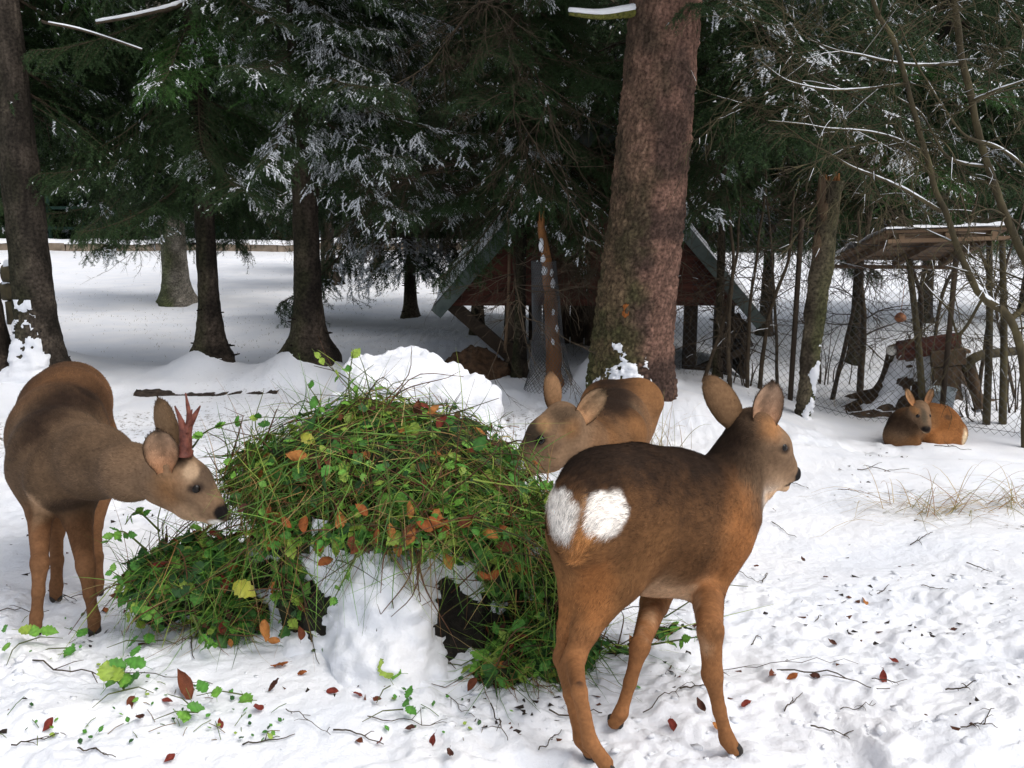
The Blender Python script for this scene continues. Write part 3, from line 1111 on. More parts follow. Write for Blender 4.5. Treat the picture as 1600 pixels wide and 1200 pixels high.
HEART = mat_noise('stump_wood', [(0.3, (0.035, 0.022, 0.013)), (0.6, (0.085, 0.055, 0.032)), (0.8, (0.14, 0.09, 0.055))], 11, 0.9, 0.8, 0.012, stretch=(1.5, 1.5, 0.4))
rng = np.random.default_rng(11)


def piece(name, fn, mat, parent, smooth_=False):
    mb = MB()
    fn(mb)
    return mb.build(name, mat, parent, smooth_)


def shelter():
    Yf, Yb = 7.25, 8.7
    o = P(933, 585, Yf)
    o[2] = float(ground(o[0], o[1], False))
    t = thing('animal_shelter', 'low red-brown board shelter with a steep tent-shaped roof behind the massive trunk', 'shelter', o)
    k = Yf / F_PX
    pt = lambda px, py, Y=Yf: A(P(px, py, Yf)[0], Y, P(px, py, Yf)[2]) - o
    apx, eL, eR = pt(933, 196), pt(684, 482), pt(1183, 498)
    dep = A(0, Yb - Yf, 0)
    # roof: two slopes, each with its boards along the front edge
    for e, nm in ((eL, 'roof_slope'), (eR, 'roof_slope')):
        d = nrm(e - apx)
        n = nrm(np.cross(d, A(0, 1, 0)))
        n = n if n[2] > 0 else -n
        a0 = apx + A(0, -.10, 0)
        V = [a0, e + A(0, -.10, 0), e + dep, apx + dep]
        V = np.array(V + [v + n * .035 for v in V])
        mb = MB()
        mb.add(V, A([0, 3, 2, 1], [4, 5, 6, 7], [0, 1, 5, 4], [1, 2, 6, 5], [2, 3, 7, 6], [3, 0, 4, 7]).astype(int))
        r_ = mb.build(nm, ROOFING, t, False)
        mb = MB()
        beam(mb, a0 + A(0, -.012, 0) - n * .01, e + A(0, -.112, 0) - n * .01 + d * .02, .022, .085, n)
        mb.build('barge_board', ROOFING, r_, False)
        # snow lying on the slope
        mb = MB()
        g = np.linspace(0, 1, 26)
        U, W = np.meshgrid(g, g, indexing='ij')
        Pp = apx + U[..., None] * (e - apx) + W[..., None] * dep + n * .04
        th = np.clip(.035 + .03 * fbm(Pp * 4, 3, 3), 0, 1) * smooth(0, .06, U) * smooth(1.0, .95, U) * smooth(0, .08, W)
        Pp = Pp + n * th[..., None] - n * .002
        mb.add(Pp.reshape(-1, 3), grid_faces(26, 26, False))
        mb.build('roof_snow', SNOW, r_)
    # gable boards, laid flat across, cut to the slopes
    zs = np.linspace(eL[2] + .02, apx[2] - .05, 12)
    for z0, z1 in zip(zs[:-1], zs[1:]):
        def half(z, e):
            return apx[0] + (e[0] - apx[0]) * (apx[2] - z) / (apx[2] - e[2])
        y = rng.uniform(-.004, .004)
        z1b = z1 - .0015
        V = A([half(z0, eL) + .03, y, z0], [half(z0, eR) - .03, y, z0], [half(z1b, eR) - .03, y, z1b], [half(z1b, eL) + .03, y, z1b])
        V = np.concatenate([V, V + A(0, .02, 0)])
        piece('gable_board', lambda mb: mb.add(V, A([0, 1, 2, 3], [7, 6, 5, 4], [0, 4, 5, 1], [1, 5, 6, 2], [2, 6, 7, 3], [3, 7, 4, 0]).astype(int)), WOOD_RED, t)
    zg = -.05
    # braces sloping in from the eaves, posts, walls, floor sill
    for a, b, w in ((pt(706, 478), pt(800, 560), .09), (pt(1150, 494), pt(1172, 545), .07), (pt(1172, 545), pt(1080, 585), .05)):
        piece('brace', lambda mb: beam(mb, a + A(0, .05, 0), b + A(0, .05, 0), .05, w, (0, 0, 1)), WOOD_DARK, t)
    for px in (800, 1082, 1140):
        x = pt(px, 500)[0]
        piece('post', lambda mb: tube(mb, [A(x, .08, zg), A(x, .08, eL[2] + .1)], .05, 8), WOOD_DARK, t, True)
    for x0, x1 in ((pt(830, 500)[0], pt(1066, 500)[0]),):
        xs = np.linspace(x0, x1, 10)
        for a, b in zip(xs[:-1], xs[1:]):
            piece('wall_board', lambda mb: box(mb, ((a + b) / 2, dep[1] - .05 + rng.uniform(-.005, .005), (eL[2] + zg) / 2), (b - a - .008, .025, eL[2] - zg + .1)), WOOD_DARK, t)
    for px in (790, 1175):
        x = pt(px, 500)[0]
        for y in np.arange(.25, dep[1], .24):
            piece('wall_board', lambda mb: box(mb, (x, y, (eL[2] + zg) / 2 - .08), (.025, .228, eL[2] - zg - .1)), WOOD_DARK, t)
    # back gable, closed
    V = A([eL[0] + .05, dep[1] - .02, eL[2]], [eR[0] - .05, dep[1] - .02, eL[2]], [apx[0], dep[1] - .02, apx[2] - .03])
    piece('back_wall', lambda mb: mb.add(np.concatenate([V, V + A(0, .02, 0)]), A([0, 1, 2], [5, 4, 3]).astype(int)), WOOD_DARK, t)
    # light pole leaning on the gable
    o1 = pt(796, 385, Yf - .14), pt(789, 545, Yf - .14)
    piece('pole', lambda mb: tube(mb, curve([o1[0], (o1[0] + o1[1]) / 2 + A(.008, 0, 0), o1[1]], 8), .011, 7), WOOD_GREY, t, True)


def soil_heap():
    q = GP(744, 566)
    q = A(q[0], 7.0, float(ground(q[0], 7.0, False)))
    mb = MB()
    sphere(mb, A(0, 0, -.03), (.24, .22, .20), 40, 24, 0, None, .25, 2.2, 4)
    o = mb.build('soil_heap', SOIL)
    o.location = q
    tag(o, 'bare brown earth heap thrown up beside the shelter brace', 'soil heap')


def snag():
    """broken orange trunk with a wire guard round its foot"""
    q = GP(858, 612)
    t = thing('broken_trunk', 'broken slender trunk with bared orange wood and wire netting round its foot', 'dead tree', q)
    pts = [P(868, 600, q[1]), P(864, 540, q[1]), P(858, 450, q[1]), P(852, 400, q[1]), P(846, 345, q[1])]
    pts = [p - q for p in pts]
    pts[0][2] = -.1
    c = curve(pts, 60)
    mb = MB()
    tube(mb, c + .006 * np.stack([vnoise(c * 9, 1), vnoise(c * 9, 2), 0 * c[:, 0]], 1), np.interp(np.linspace(0, 1, 60), [0, .15, .6, 1], [.062, .05, .034, .022]) * (1 + .12 * vnoise(c * 25, 4)), 16)
    mb.build('trunk', WOOD_ORANGE, t)
    top = c[-1]
    for k in range(5):
        a = k * 1.3
        piece('splinter', lambda mb: tube(mb, [top + A(math.cos(a), math.sin(a), 0) * .012 - A(0, 0, .02), top + A(math.cos(a) * .016, math.sin(a) * .016, rng.uniform(.03, .09))], [.009, .001], 5), WOOD_ORANGE, t)
    for k in range(9):
        s0 = rng.integers(14, 52)
        a = rng.uniform(-2.6, -.6)
        p = c[s0] + A(math.cos(a), math.sin(a), 0) * .034
        h_ = rng.uniform(.02, .05)
        piece('snow_patch', lambda mb: sphere(mb, p, (.016, .014, h_), 8, 6, 0, None, .3, 3, k), SNOW, t, True)
    # netting: diamond wires round a flared cone
    mb = MB()
    H, n = .80, 34
    for fam in (-1, 1):
        for k in range(n):
            z = np.linspace(0, H, 30)
            r_ = np.interp(z, [0, .12, .35, .8], [.17, .125, .095, .075])
            a = k / n * 6.283 + fam * z * 7
            x = .01 + np.interp(z, [0, .8], [.0, -.05])
            pp = np.stack([x + r_ * np.cos(a), r_ * np.sin(a) * .9, z], 1)
            tube(mb, pp, .0016, 3, cap=False)
    tag(mb.build('wire_guard', WIRE, t, False), kind='stuff')


def leaning_snag():
    q = GP(1255, 650)
    t = thing('broken_trunk', 'dead trunk leaning beside the wire fence, its snapped top showing rusty wood', 'dead tree', q)
    pts = [P(1254, 655, q[1]), P(1262, 600, q[1]), P(1272, 500, q[1]), P(1286, 400, q[1]), P(1301, 282, q[1])]
    pts = [p - q for p in pts]
    trunk(t, pts, px_dia(1, q[1]) / 2 * A(24, 28, 33, 35, 32), 36, 90, (.05, .04, .028), (.11, .09, .06), .7, .006, .03, 31, lobes=0, snow=(.6, -1.2, .8, .35), mossdir=(1, -.5))
    top = pts[-1]
    for k in range(7):
        a = k * .9
        piece('splinter', lambda mb: tube(mb, [top + A(math.cos(a), math.sin(a), 0) * .035 - A(0, 0, .05), top + A(math.cos(a) * .04, math.sin(a) * .04, rng.uniform(.0, .05))], [.02, .006], 5), WOOD_ORANGE, t)
    for (x, y, h_) in ((1283, 300, .10), (1276, 385, .07), (1288, 330, .06)):
        p = P(x, y, q[1] - .05) - q
        piece('bare_patch', lambda mb: sphere(mb, p, (.026, .016, h_), 12, 10, 0, None, .45, 4, 2), HEART, t, True)


def lean_to():
    """board roof on posts, seen from below"""
    Yn, Yf = 6.35, 7.25
    o = GP(1500, 640)
    t = thing('feeding_roof', 'slanting board roof on thin posts with snow along its upper edge', 'shelter', o)
    c = [P(1386, 366, Yn), P(1578, 360, Yn), P(1492, 408, Yf), P(1303, 406, Yf)]
    c = [q - o for q in c]
    nn = nrm(np.cross(c[1] - c[0], c[3] - c[0]))
    nn = nn if nn[2] > 0 else -nn
    k = 8
    for i in range(k):                       # boards run along the low edge
        a, b = (i + .03) / k, (i + .97) / k
        V = np.array([c[0] + (c[3] - c[0]) * a, c[1] + (c[2] - c[1]) * a, c[1] + (c[2] - c[1]) * b, c[0] + (c[3] - c[0]) * b])
        V = V + nn * rng.uniform(0, .012) + (c[1] - c[0]) * rng.uniform(-.015, .015)
        V = np.concatenate([V, V + nn * .018])
        piece('roof_board', lambda mb: mb.add(V, A([0, 1, 2, 3], [7, 6, 5, 4], [0, 4, 5, 1], [1, 5, 6, 2], [2, 6, 7, 3], [3, 7, 4, 0]).astype(int)), WOOD_GREY, t)
    for u in (.12, .5, .88):
        a, b = c[0] + (c[1] - c[0]) * u, c[3] + (c[2] - c[3]) * u
        piece('rafter', lambda mb: beam(mb, a - nn * .022, b - nn * .022, .035, .04, nn), WOOD_GREY, t)
    for a, b in ((c[0], c[1]), (c[3], c[2])):
        piece('purlin', lambda mb: beam(mb, a - nn * .045, b - nn * .045, .03, .022, nn), WOOD_GREY, t)
    mb = MB()
    g, h_ = np.linspace(-.01, 1.0, 40), np.linspace(-.012, 1.0, 20)
    U, W = np.meshgrid(h_, g, indexing='ij')
    Pp = c[0] + W[..., None] * (c[1] - c[0]) + U[..., None] * (c[3] - c[0]) + nn * .03
    th = np.clip(.016 + .014 * fbm(Pp * 5, 3, 5), .004, 1)
    Vt = Pp + nn * th[..., None]
    mb.add(Vt.reshape(-1, 3), grid_faces(20, 40, False))
    ed = np.concatenate([np.stack([Pp[0], Vt[0]])])
    mb.add(ed.reshape(-1, 3), grid_faces(2, 40, False))
    mb.build('roof_snow', SNOW, t)
    for (a, b) in (((1546, 372), (1543, 652)), ((1420, 405), (1446, 640)), ((1566, 372), (1570, 640))):
        Y = Yn + .04 if a[0] != 1420 else Yn + .30
        p0, p1 = P(*a, Y) - o, P(*b, Y) - o
        p1[2] = float(ground(p1[0] + o[0], Y, False)) - o[2] - .05
        piece('post', lambda mb: tube(mb, curve([p1, (p0 + p1) / 2 + A(.01, 0, 0), p0], 10), np.linspace(.026, .019, 10), 8), STEM, t, True)


def feeding_stump():
    o = GP(1440, 632)
    o = A(P(1440, 600, 6.95)[0], 6.95, 0)
    o[2] = float(ground(o[0], o[1], False))
    t = thing('tree_stump', 'old dark stump with sloping roots and snow on its side behind the wire fence', 'stump', o)
    r = np.random.default_rng(3)
    sides, rings = 60, 40
    a = np.arange(sides) * 6.283 / sides
    zz = np.linspace(-.12, .40, rings)
    R = .22 + .30 * np.exp(-np.clip(zz + .05, 0, 9) / .12)
    rr = R[:, None] * (1 + (.32 * np.exp(-np.clip(zz, 0, 1) / .16))[:, None] * (np.sin(4 * a + .4) + .5 * np.sin(7 * a))[None])
    V = np.stack([rr * np.cos(a) * 1.05, rr * np.sin(a) * .8, np.repeat(zz[:, None], sides, 1)], -1)
    V = V + .018 * fbm(V * A(12, 12, 5), 3, 7)[..., None] * A(1, 1, .2)
    mb = MB()
    mb.add(V.reshape(-1, 3), grid_faces(rings, sides))
    mb.add(np.concatenate([V[-1], [V[-1].mean(0)]]), np.stack([np.arange(sides), (np.arange(sides) + 1) % sides, np.full(sides, sides)], -1))
    mb.build('wood', HEART, t)
    m = .9 * fbm(V.reshape(-1, 3) * 7, 3, 4).reshape(rings, sides) + .55 * np.cos(a + 1.75)[None] - .25
    Vs = V + np.stack([np.cos(a), np.sin(a), 0 * a], -1)[None] * (np.clip(m, 0, .8) * .05 - np.where(m < 0, .02, 0))[..., None]
    Fq = grid_faces(rings, sides)
    Fq = Fq[(m.reshape(-1)[Fq] > -.08).sum(1) >= 3]
    mb = MB()
    mb.add(Vs.reshape(-1, 3), Fq)
    mb.build('snow', SNOW, t)
    zt = o[2] + .40
    # the trough box and boards laid on the stump
    Yt = 6.72
    b = P(1465, 590, Yt)
    t2 = thing('wooden_trough', 'weathered brown box of boards set on the old stump', 'box', b)
    for (x0, y0, x1, y1, w, h_, dy) in ((1402, 548, 1500, 534, .05, .115, 0), (1455, 562, 1508, 556, .04, .10, -.06), (1458, 590, 1500, 586, .04, .13, -.05)):
        piece('board', lambda mb: beam(mb, P(x0, y0, Yt + dy) - b, P(x1, y1, Yt + dy) - b, w, h_, (0, 0, 1), jit=.003), WOOD_RED if dy == 0 else HEART, t2)
    piece('board', lambda mb: beam(mb, P(1404, 556, Yt + .2) - b, P(1502, 543, Yt + .2) - b, .30, .02, (0, 0, 1)), WOOD_GREY, t2)
    lg = P(1520, 570, 6.6)
    mb = MB()
    tube(mb, curve([P(1505, 575, 6.75) - lg, P(1530, 556, 6.7) - lg, P(1592, 548, 6.9) - lg], 14), np.linspace(.035, .028, 14), 10)
    l = mb.build('fallen_log', STEM)
    l.location = lg
    tag(l, 'thin pale log resting across the old stump behind the wire fence', 'log')
    piece('root', lambda mb: tube(mb, curve([P(1508, 560, 6.8) - o, P(1522, 600, 6.75) - o, P(1530, 640, 6.7) - o], 10), np.linspace(.05, .03, 10), 9), HEART, t, True)
    # bucket
    bq = P(1470, 636, 6.55)
    bq[2] = float(ground(bq[0], bq[1], False))
    bk = thing('bucket', 'small pale zinc bucket standing in front of the old stump', 'bucket', bq)
    h_, r0, r1 = .205, .062, .084
    prof = [(.0, .004), (r0, .004), (r0 + .003, .0), (r1, h_), (r1 + .005, h_ + .002), (r1 + .003, h_ - .005), (r1 - .003, h_ - .004), (r0, .012), (0, .012)]
    aa = np.arange(28) * 6.283 / 28
    Vb = np.array([[(p[0] * math.cos(q), p[0] * math.sin(q), p[1]) for q in aa] for p in prof])
    mb = MB()
    mb.add(Vb.reshape(-1, 3), grid_faces(len(prof), 28))
    mb.build('pail', ZINC, bk)
    ha = np.linspace(0, math.pi, 16)
    piece('handle', lambda mb: tube(mb, np.stack([r1 * np.cos(ha), -.07 * np.sin(ha), h_ - .01 - .05 * np.sin(ha)], 1), .003, 5), WIRE, bk, True)
    # salt lick on the stump, knot hanging on a stem
    sq = P(1393, 548, 6.75)
    mb = MB()
    sphere(mb, A(0, 0, 0), (.034, .034, .030), 16, 12, 0, None, .12, 3, 1)
    mb.add(*[np.concatenate(mb.V) * 0 + 0, np.zeros((0, 4), int)])
    s_ = mb.build('salt_lick', mat_noise('salt', [(.3, (.6, .57, .5)), (.7, (.8, .78, .72))], 20, .6, .2))
    s_.location = sq
    tag(s_, 'rounded whitish salt lick on the end of the brown trough board', 'salt lick')
    sq = P(1407, 496, 6.9)
    mb = MB()
    sphere(mb, A(0, 0, 0), (.036, .034, .032), 16, 12, 0, None, .15, 3, 6)
    tube(mb, [A(0, 0, .03), A(.01, 0, .22)], .002, 4)
    s_ = mb.build('hanging_apple', mat_noise('apple_skin', [(.3, (.28, .09, .04)), (.7, (.5, .22, .1))], 20, .5, .1))
    s_.location = sq
    tag(s_, 'small reddish round apple hanging beneath the board roof', 'apple')


def wire_fence():
    a, b = A(3.7, 5.75, 0), A(1.05, 7.35, 0)
    t = thing('wire_fence', 'chain-link wire fence running behind the resting deer', 'fence', a)
    L = np.linalg.norm((b - a)[:2])
    H, cell = 1.15, .050
    d = nrm(b - a)
    mb = MB()

    def pt(s, z):
        s = np.asarray(s)
        q = a + d * s[:, None]
        sag = .025 * vnoise(np.stack([s * 2.2, 0 * s, z * 1.5], 1), 7)
        return np.stack([q[:, 0], q[:, 1] + sag, ground(q[:, 0], q[:, 1], False) + .0 + z + 0 * s], 1) - a
    for fam in (-1, 1):
        for s0 in np.arange(-H, L + H, cell):
            z = np.linspace(0, H, 24)
            s = s0 + fam * z + (H if fam < 0 else -0) * 0
            ok = (s >= 0) & (s <= L)
            if ok.sum() > 2:
                tube(mb, pt(s[ok], z[ok]), .00125, 3, cap=False)
    tag(mb.build('wire_netting', WIRE, t, False), kind='stuff')
    for s in np.arange(.25, L, .95):
        q = pt(np.array([s]), np.array([0.]))[0]
        piece('fence_post', lambda mb: tube(mb, [q - A(0, 0, .1), q + A(rng.uniform(-.02, .02), .02, 1.2)], .018, 8), WOOD_DARK, t, True)
    for z in (.03, .6, 1.13):
        s = np.linspace(0, L, 40)
        piece('tension_wire', lambda mb: tube(mb, pt(s, 0 * s + z), .0018, 4), WIRE, t)


def far_wall():
    Y = 25
    xs = np.arange(-14.5, -.3, .62)
    t = thing('stone_wall', 'low pale stone wall along the far edge of the snow field', 'wall', at_depth(200, Y))
    o = np.array(t.location)
    for x in xs:
        z = float(ground(x, Y, False))
        w = .60
        piece('stone_block', lambda mb: box(mb, A(x, Y + rng.uniform(-.02, .02), z + .06) - o, (w, .3, .26 + rng.uniform(-.02, .02)), jit=.012), STONE, t)
    mb = MB()
    g = np.linspace(-14.8, -.0, 120)
    zz = ground(g, 0 * g + Y, False) + .20
    W = np.array([-.17, -.12, 0, .12, .17])
    V = np.stack([np.repeat(g[:, None], 5, 1), Y + np.repeat(W[None], 120, 0), zz[:, None] + np.array([-.03, .05, .07, .05, -.03])[None] + .02 * fbm(np.stack([g * 3, 0 * g, 0 * g], 1), 2, 2)[:, None]], -1) - o
    mb.add(V.reshape(-1, 3), grid_faces(120, 5, False))
    mb.build('wall_snow', SNOW, t)


def far_railing():
    Y = 26.5
    o = at_depth(150, Y)
    t = thing('railing', 'dark green post-and-rail fence beyond the low stone wall', 'fence', o)
    for px in np.arange(-20, 760, 52):
        p = at_depth(px, Y) - o
        piece('rail_post', lambda mb: tube(mb, [p, p + A(0, 0, 1.25)], .05, 7), GREEN_PAINT, t, True)
    a, b = at_depth(-20, Y) - o, at_depth(740, Y) - o
    for z in (.45, .95):
        piece('rail', lambda mb: beam(mb, a + A(0, -.06, z), b + A(0, -.06, z), .03, .07), GREEN_PAINT, t)
    for px, w, h_, lab in ((222, 1.0, .75, 'red board panel fixed behind the green railing beside a dark bough'), (425, .5, .55, 'small red panel glimpsed through the boughs beyond the wall')):
        p = P(px, 345 if px < 300 else 328, 27.2)
        s = thing('red_panel', lab, 'panel', p)
        k = int(w / .14)
        for i in range(k):
            piece('slat', lambda mb: box(mb, ((i - k / 2 + .5) * w / k, 0, 0), (w / k - .02, .03, h_)), RED_PAINT, s)
        for x in (-w / 2 + .06, w / 2 - .06):
            g = float(ground(p[0] + x, p[1], False)) - p[2]
            piece('leg', lambda mb: box(mb, (x, .04, (g + h_ / 2) / 2), (.06, .05, h_ / 2 - g)), WOOD_DARK, s)


def log_pile():
    q = GP(34, 470)
    q = A(P(34, 440, 9.6)[0], 9.6, 0)
    q[2] = float(ground(q[0], q[1], False))
    k = 0
    for (px, py, lab) in ((34, 455, 'cut log lying lowest in the small pile beside the snow-plastered trunk'), (36, 428, 'cut log lying on top of the small pile beside the snow-plastered trunk')):
        p = P(px, py, 9.6)
        mb = MB()
        tube(mb, [A(-.17, 0, 0), A(-.1, 0, .004), A(.13, .0, 0), A(.16, 0, 0)], [.085, .095, .095, .085], 14)
        tube(mb, [A(-.15, 0, .075), A(.15, 0, .075)], .055, 8, 1)
        l = mb.build('log', [WOOD_ORANGE if 0 else STEM, SNOW])
        l.location = p
        tag(l, lab, 'log')
    z0 = P(34, 455, 9.6)[2] - .09
    g = q[2]
    mb = MB()
    box(mb, A(0, 0, (g - z0 - .03) / 2), (.26, .16, -(g - z0 - .03)), jit=.01)
    l = mb.build('chopping_block', STEM)
    l.location = A(P(34, 455, 9.6)[0], 9.6, z0)
    tag(l, 'squat wooden block carrying the small log pile beside the snow-plastered trunk', 'block')


def soil_bank():
    """bare earth edge showing where the snow breaks at the trees"""
    q = GP(330, 596)
    mb = MB()
    x = np.linspace(P(225, 590, q[1])[0], P(440, 590, q[1])[0], 90)
    y = 6.33 - .12 * np.sin(x * 1.3) + .03 * fbm(np.stack([x * 3, 0 * x, 0 * x], 1), 2, 3)
    z = ground(x, y, False)
    th = .034 * smooth(-.7, .5, fbm(np.stack([x * 2.5, 0 * x + 4, 0 * x], 1), 2, 6)) + .002
    V = np.stack([np.stack([x, y - .04, z - .03], 1), np.stack([x, y - .015, z + th * .6], 1), np.stack([x, y + .04, z + th], 1), np.stack([x, y + .15, z - .03], 1)], 1) - q
    V = V + .008 * fbm(V * 30, 2, 4)[..., None]
    mb.add(V.reshape(-1, 3), grid_faces(90, 4, False))
    o = mb.build('bank', mat_noise('dark_soil', [(.3, (.016, .012, .009)), (.7, (.07, .052, .04))], 30, .95, .9, .02))
    o.location = q
    tag(o, 'narrow edge of bare dark earth between the tree trunks', 'bank', kind='structure')


shelter()
soil_heap()
snag()
leaning_snag()
lean_to()
feeding_stump()
wire_fence()
far_wall()
far_railing()
log_pile()
soil_bank()
# ------------------------------------------------------------------ stump, snow mound and the heap of greenery
LEAF = mat_attr('leaf', 0.5, 0.35, 60, 0.25, trans=0.22)
DRY_LEAF = mat_attr('dry_leaf', 0.7, 0.2, 45, 0.35, trans=0.12)
GRASS = mat_attr('grass_blade', 0.6, 0.3, trans=0.2)
CORE = mat_noise('plant_litter', [(0.3, (0.008, 0.012, 0.005)), (0.6, (0.022, 0.028, 0.010)), (0.8, (0.05, 0.04, 0.018))], 30, 0.9, 0.9, 0.02)
BARK_DARK = mat_noise('stump_bark', [(0.3, (0.008, 0.007, 0.006)), (0.6, (0.026, 0.022, 0.017)), (0.8, (0.05, 0.042, 0.03))], 26, 0.95, 1.0, 0.02)


def leaf_mesh(seed, kind='bramble', col=(0.05, 0.16, 0.03), n=10):
    """an ovate leaf of unit length with toothed edges, folded along the midrib; base at the origin, along +X, face up"""
    r = np.random.default_rng(seed)
    x = np.linspace(0, 1, n + 1)
    w = np.interp(x, [0, .12, .35, .6, .85, 1], [0.02, .22, .36, .32, .14, 0.0]) if kind != 'beech' else np.interp(x, [0, .1, .25, .45, .65, .82, .93, 1], [0.015, .13, .23, .27, .235, .14, .05, 0.0])
    fold = r.uniform(.12, .35)
    bend = r.uniform(-.25, .15) if kind == 'bramble' else r.uniform(-.7, .7)
    curl = r.uniform(.1, .3) if kind == 'bramble' else r.uniform(-1.6, 1.6)
    z = -bend * x ** 2
    mid = np.stack([x, 0 * x, z], 1)
    tooth = 1 + .16 * np.where(np.arange(n + 1) % 2, 1, -1) * (kind == 'bramble')
    rows = [mid]
    V = [mid]
    for sg in (-1, 1):
        V.append(np.stack([x, sg * w * .55, z + fold * w * .55 + .02 * r.normal(size=n + 1)], 1))
        V.append(np.stack([x - .02 * tooth, sg * w * tooth, z + fold * w * .8 - curl * w * w + .03 * r.normal(size=n + 1)], 1))
    V = np.concatenate(V)
    if kind == 'beech':
        V[:, 2] += .06 * np.sin(V[:, 0] * 7 + seed) * np.sin(V[:, 1] * 9 + seed * 2)
        V[:, 1] += .05 * np.sin(V[:, 0] * 4 + seed)
    F = []
    m = n + 1
    for a, b in ((0, 1), (1, 2), (0, 3), (3, 4)):
        for i in range(n):
            q = [a * m + i, a * m + i + 1, b * m + i + 1, b * m + i]
            F.append(q if a < 3 and b < 3 and (a, b) != (0, 3) else q[::-1])
    c = np.asarray(col) * (1 + .25 * r.normal(size=(len(V), 1)).clip(-1, 1))
    c[:m] = c[:m] * .8 + np.asarray(col) * .35
    mb = MB()
    mb.add(V, np.array(F), 0, c)
    if kind == 'beech':
        tube(mb, [A(-.22, .02, .03), A(0, 0, 0)], .010, 3, 0, np.asarray(col) * .6, cap=False)
    if kind == 'bramble':
        tube(mb, [A(-.35, 0, -.02), A(0, 0, 0)], .012, 3, 0, np.asarray(col) * .8, cap=False)
    return mb


GREENS = [(0.045, 0.15, 0.024), (0.085, 0.26, 0.038), (0.16, 0.36, 0.05), (0.030, 0.09, 0.024), (0.26, 0.37, 0.055)]
BROWNS = [(0.26, 0.078, 0.022), (0.14, 0.042, 0.020), (0.36, 0.145, 0.04), (0.075, 0.030, 0.02), (0.17, 0.030, 0.020)]
YEL = (0.36, 0.36, 0.04)
LEAF_MB = [leaf_mesh(i, 'bramble', GREENS[i % 5]) for i in range(10)]
DRY_MB = [leaf_mesh(40 + i, 'beech', BROWNS[i % 5]) for i in range(10)]
LEAF_ME = [m.mesh('bramble_leaf', LEAF, True, True) for m in LEAF_MB]
DRY_ME = [m.mesh('dry_leaf', DRY_LEAF, True, True) for m in DRY_MB]
YEL_ME = leaf_mesh(77, 'bramble', YEL).mesh('yellow_leaf', LEAF, True, True)


def basis(n, a):
    """rotation whose z axis is n, turned by a about it"""
    n = nrm(n)
    t = np.cross(n, A(0.3, 0.2, 1) if abs(n[2]) < .9 else A(1, 0, 0))
    t = nrm(t)
    b = np.cross(n, t)
    x = t * math.cos(a) + b * math.sin(a)
    return np.stack([x, np.cross(n, x), n], 1)


def euler(R):
    return Matrix(R.tolist()).to_euler()


SC = A(-.37, 3.20, 0)           # the stump under the heap
SZ = float(ground(SC[0], SC[1], False))


def stump():
    t = thing('tree_stump', 'snow-covered stump with spreading roots and dark hollows carrying the heap of greenery', 'stump', A(SC[0], SC[1], SZ))
    o = np.array(t.location)
    na, nz = 260, 90
    a = np.arange(na) * 6.2832 / na
    z = np.linspace(-.14, .40, nz)
    u = np.clip(z / .40, 0, 1)[:, None]
    root = np.zeros((1, na))
    for ang, wd, amp in ((-1.50, .30, .22), (-2.75, .32, .22), (-.45, .30, .26), (.7, .4, .2), (2.0, .4, .2), (-2.1, .2, .07), (-.95, .18, .06)):
        dd = np.abs((a - ang + math.pi) % 6.2832 - math.pi)
        root = root + amp * np.exp(-(dd / wd) ** 2)[None]
    R = .37 + .02 * np.sin(3 * a)[None] + root * (1 - u) ** 1.3 + .05 * (1 - u) + .10 * root * np.clip(-z[:, None] / .1, 0, 1)
    V = np.stack([R * np.cos(a), R * np.sin(a), np.repeat(z[:, None], na, 1)], -1)
    dirs = np.stack([np.cos(a), np.sin(a), 0 * a], -1)[None]
    V = V + dirs * (.018 * fbm(V * A(14, 14, 6), 3, 15))[..., None]
    mb = MB()
    mb.add(V.reshape(-1, 3), grid_faces(nz, na))
    mb.add(np.concatenate([V[-1], [A(0, 0, .42)]]), np.stack([np.arange(na), (np.arange(na) + 1) % na, np.full(na, na)], -1))
    mb.build('wood', BARK_DARK, t)
    # snow, broken by the dark hollows between the roots
    W = V + o
    m = np.full((nz, na), .9) + .35 * fbm(W * 9, 3, 21) - .12 * np.clip((z[:, None] - .25) / .15, 0, 1)
    for (px, py, rx, rz) in ((478, 950, .075, .075), (735, 985, .105, .10), (418, 900, .05, .05), (432, 842, .075, .05), (700, 940, .03, .06), (820, 985, .09, .10), (395, 960, .05, .05)):
        d = ray(px, py)
        # distance of the surface to the view ray's crossing of the stump front
        hit = A(0, 0, CAM_H) + d * (np.linalg.norm(W - A(0, 0, CAM_H), axis=-1)[..., None] / np.linalg.norm(d))
        e = W - hit
        dd = np.sqrt((e[..., 0] / rx) ** 2 + (np.linalg.norm(e[..., 1:], axis=-1) / rz) ** 2)
        m = np.minimum(m, (dd - 1.0) * .9 + .30 * fbm(W * 26, 3, 5))
    m = np.where(W[..., 1] > 3.6, .8, m)
    th = np.clip(m * 1.6, 0, 1) ** .6 * (.046 + .030 * fbm(W * 8, 3, 8) + .014 * fbm(W * 28, 3, 9))
    up = A(0, 0, .55)
    Vs = V + (dirs * .85 + up) * th[..., None] - dirs * np.where(m < 0, .02, 0)[..., None]
    Fq = grid_faces(nz, na)
    Fq = Fq[(m.reshape(-1)[Fq] > -.05).sum(1) >= 3]
    mb = MB()
    mb.add(Vs.reshape(-1, 3), Fq)
    mb.build('snow', SNOW, t)


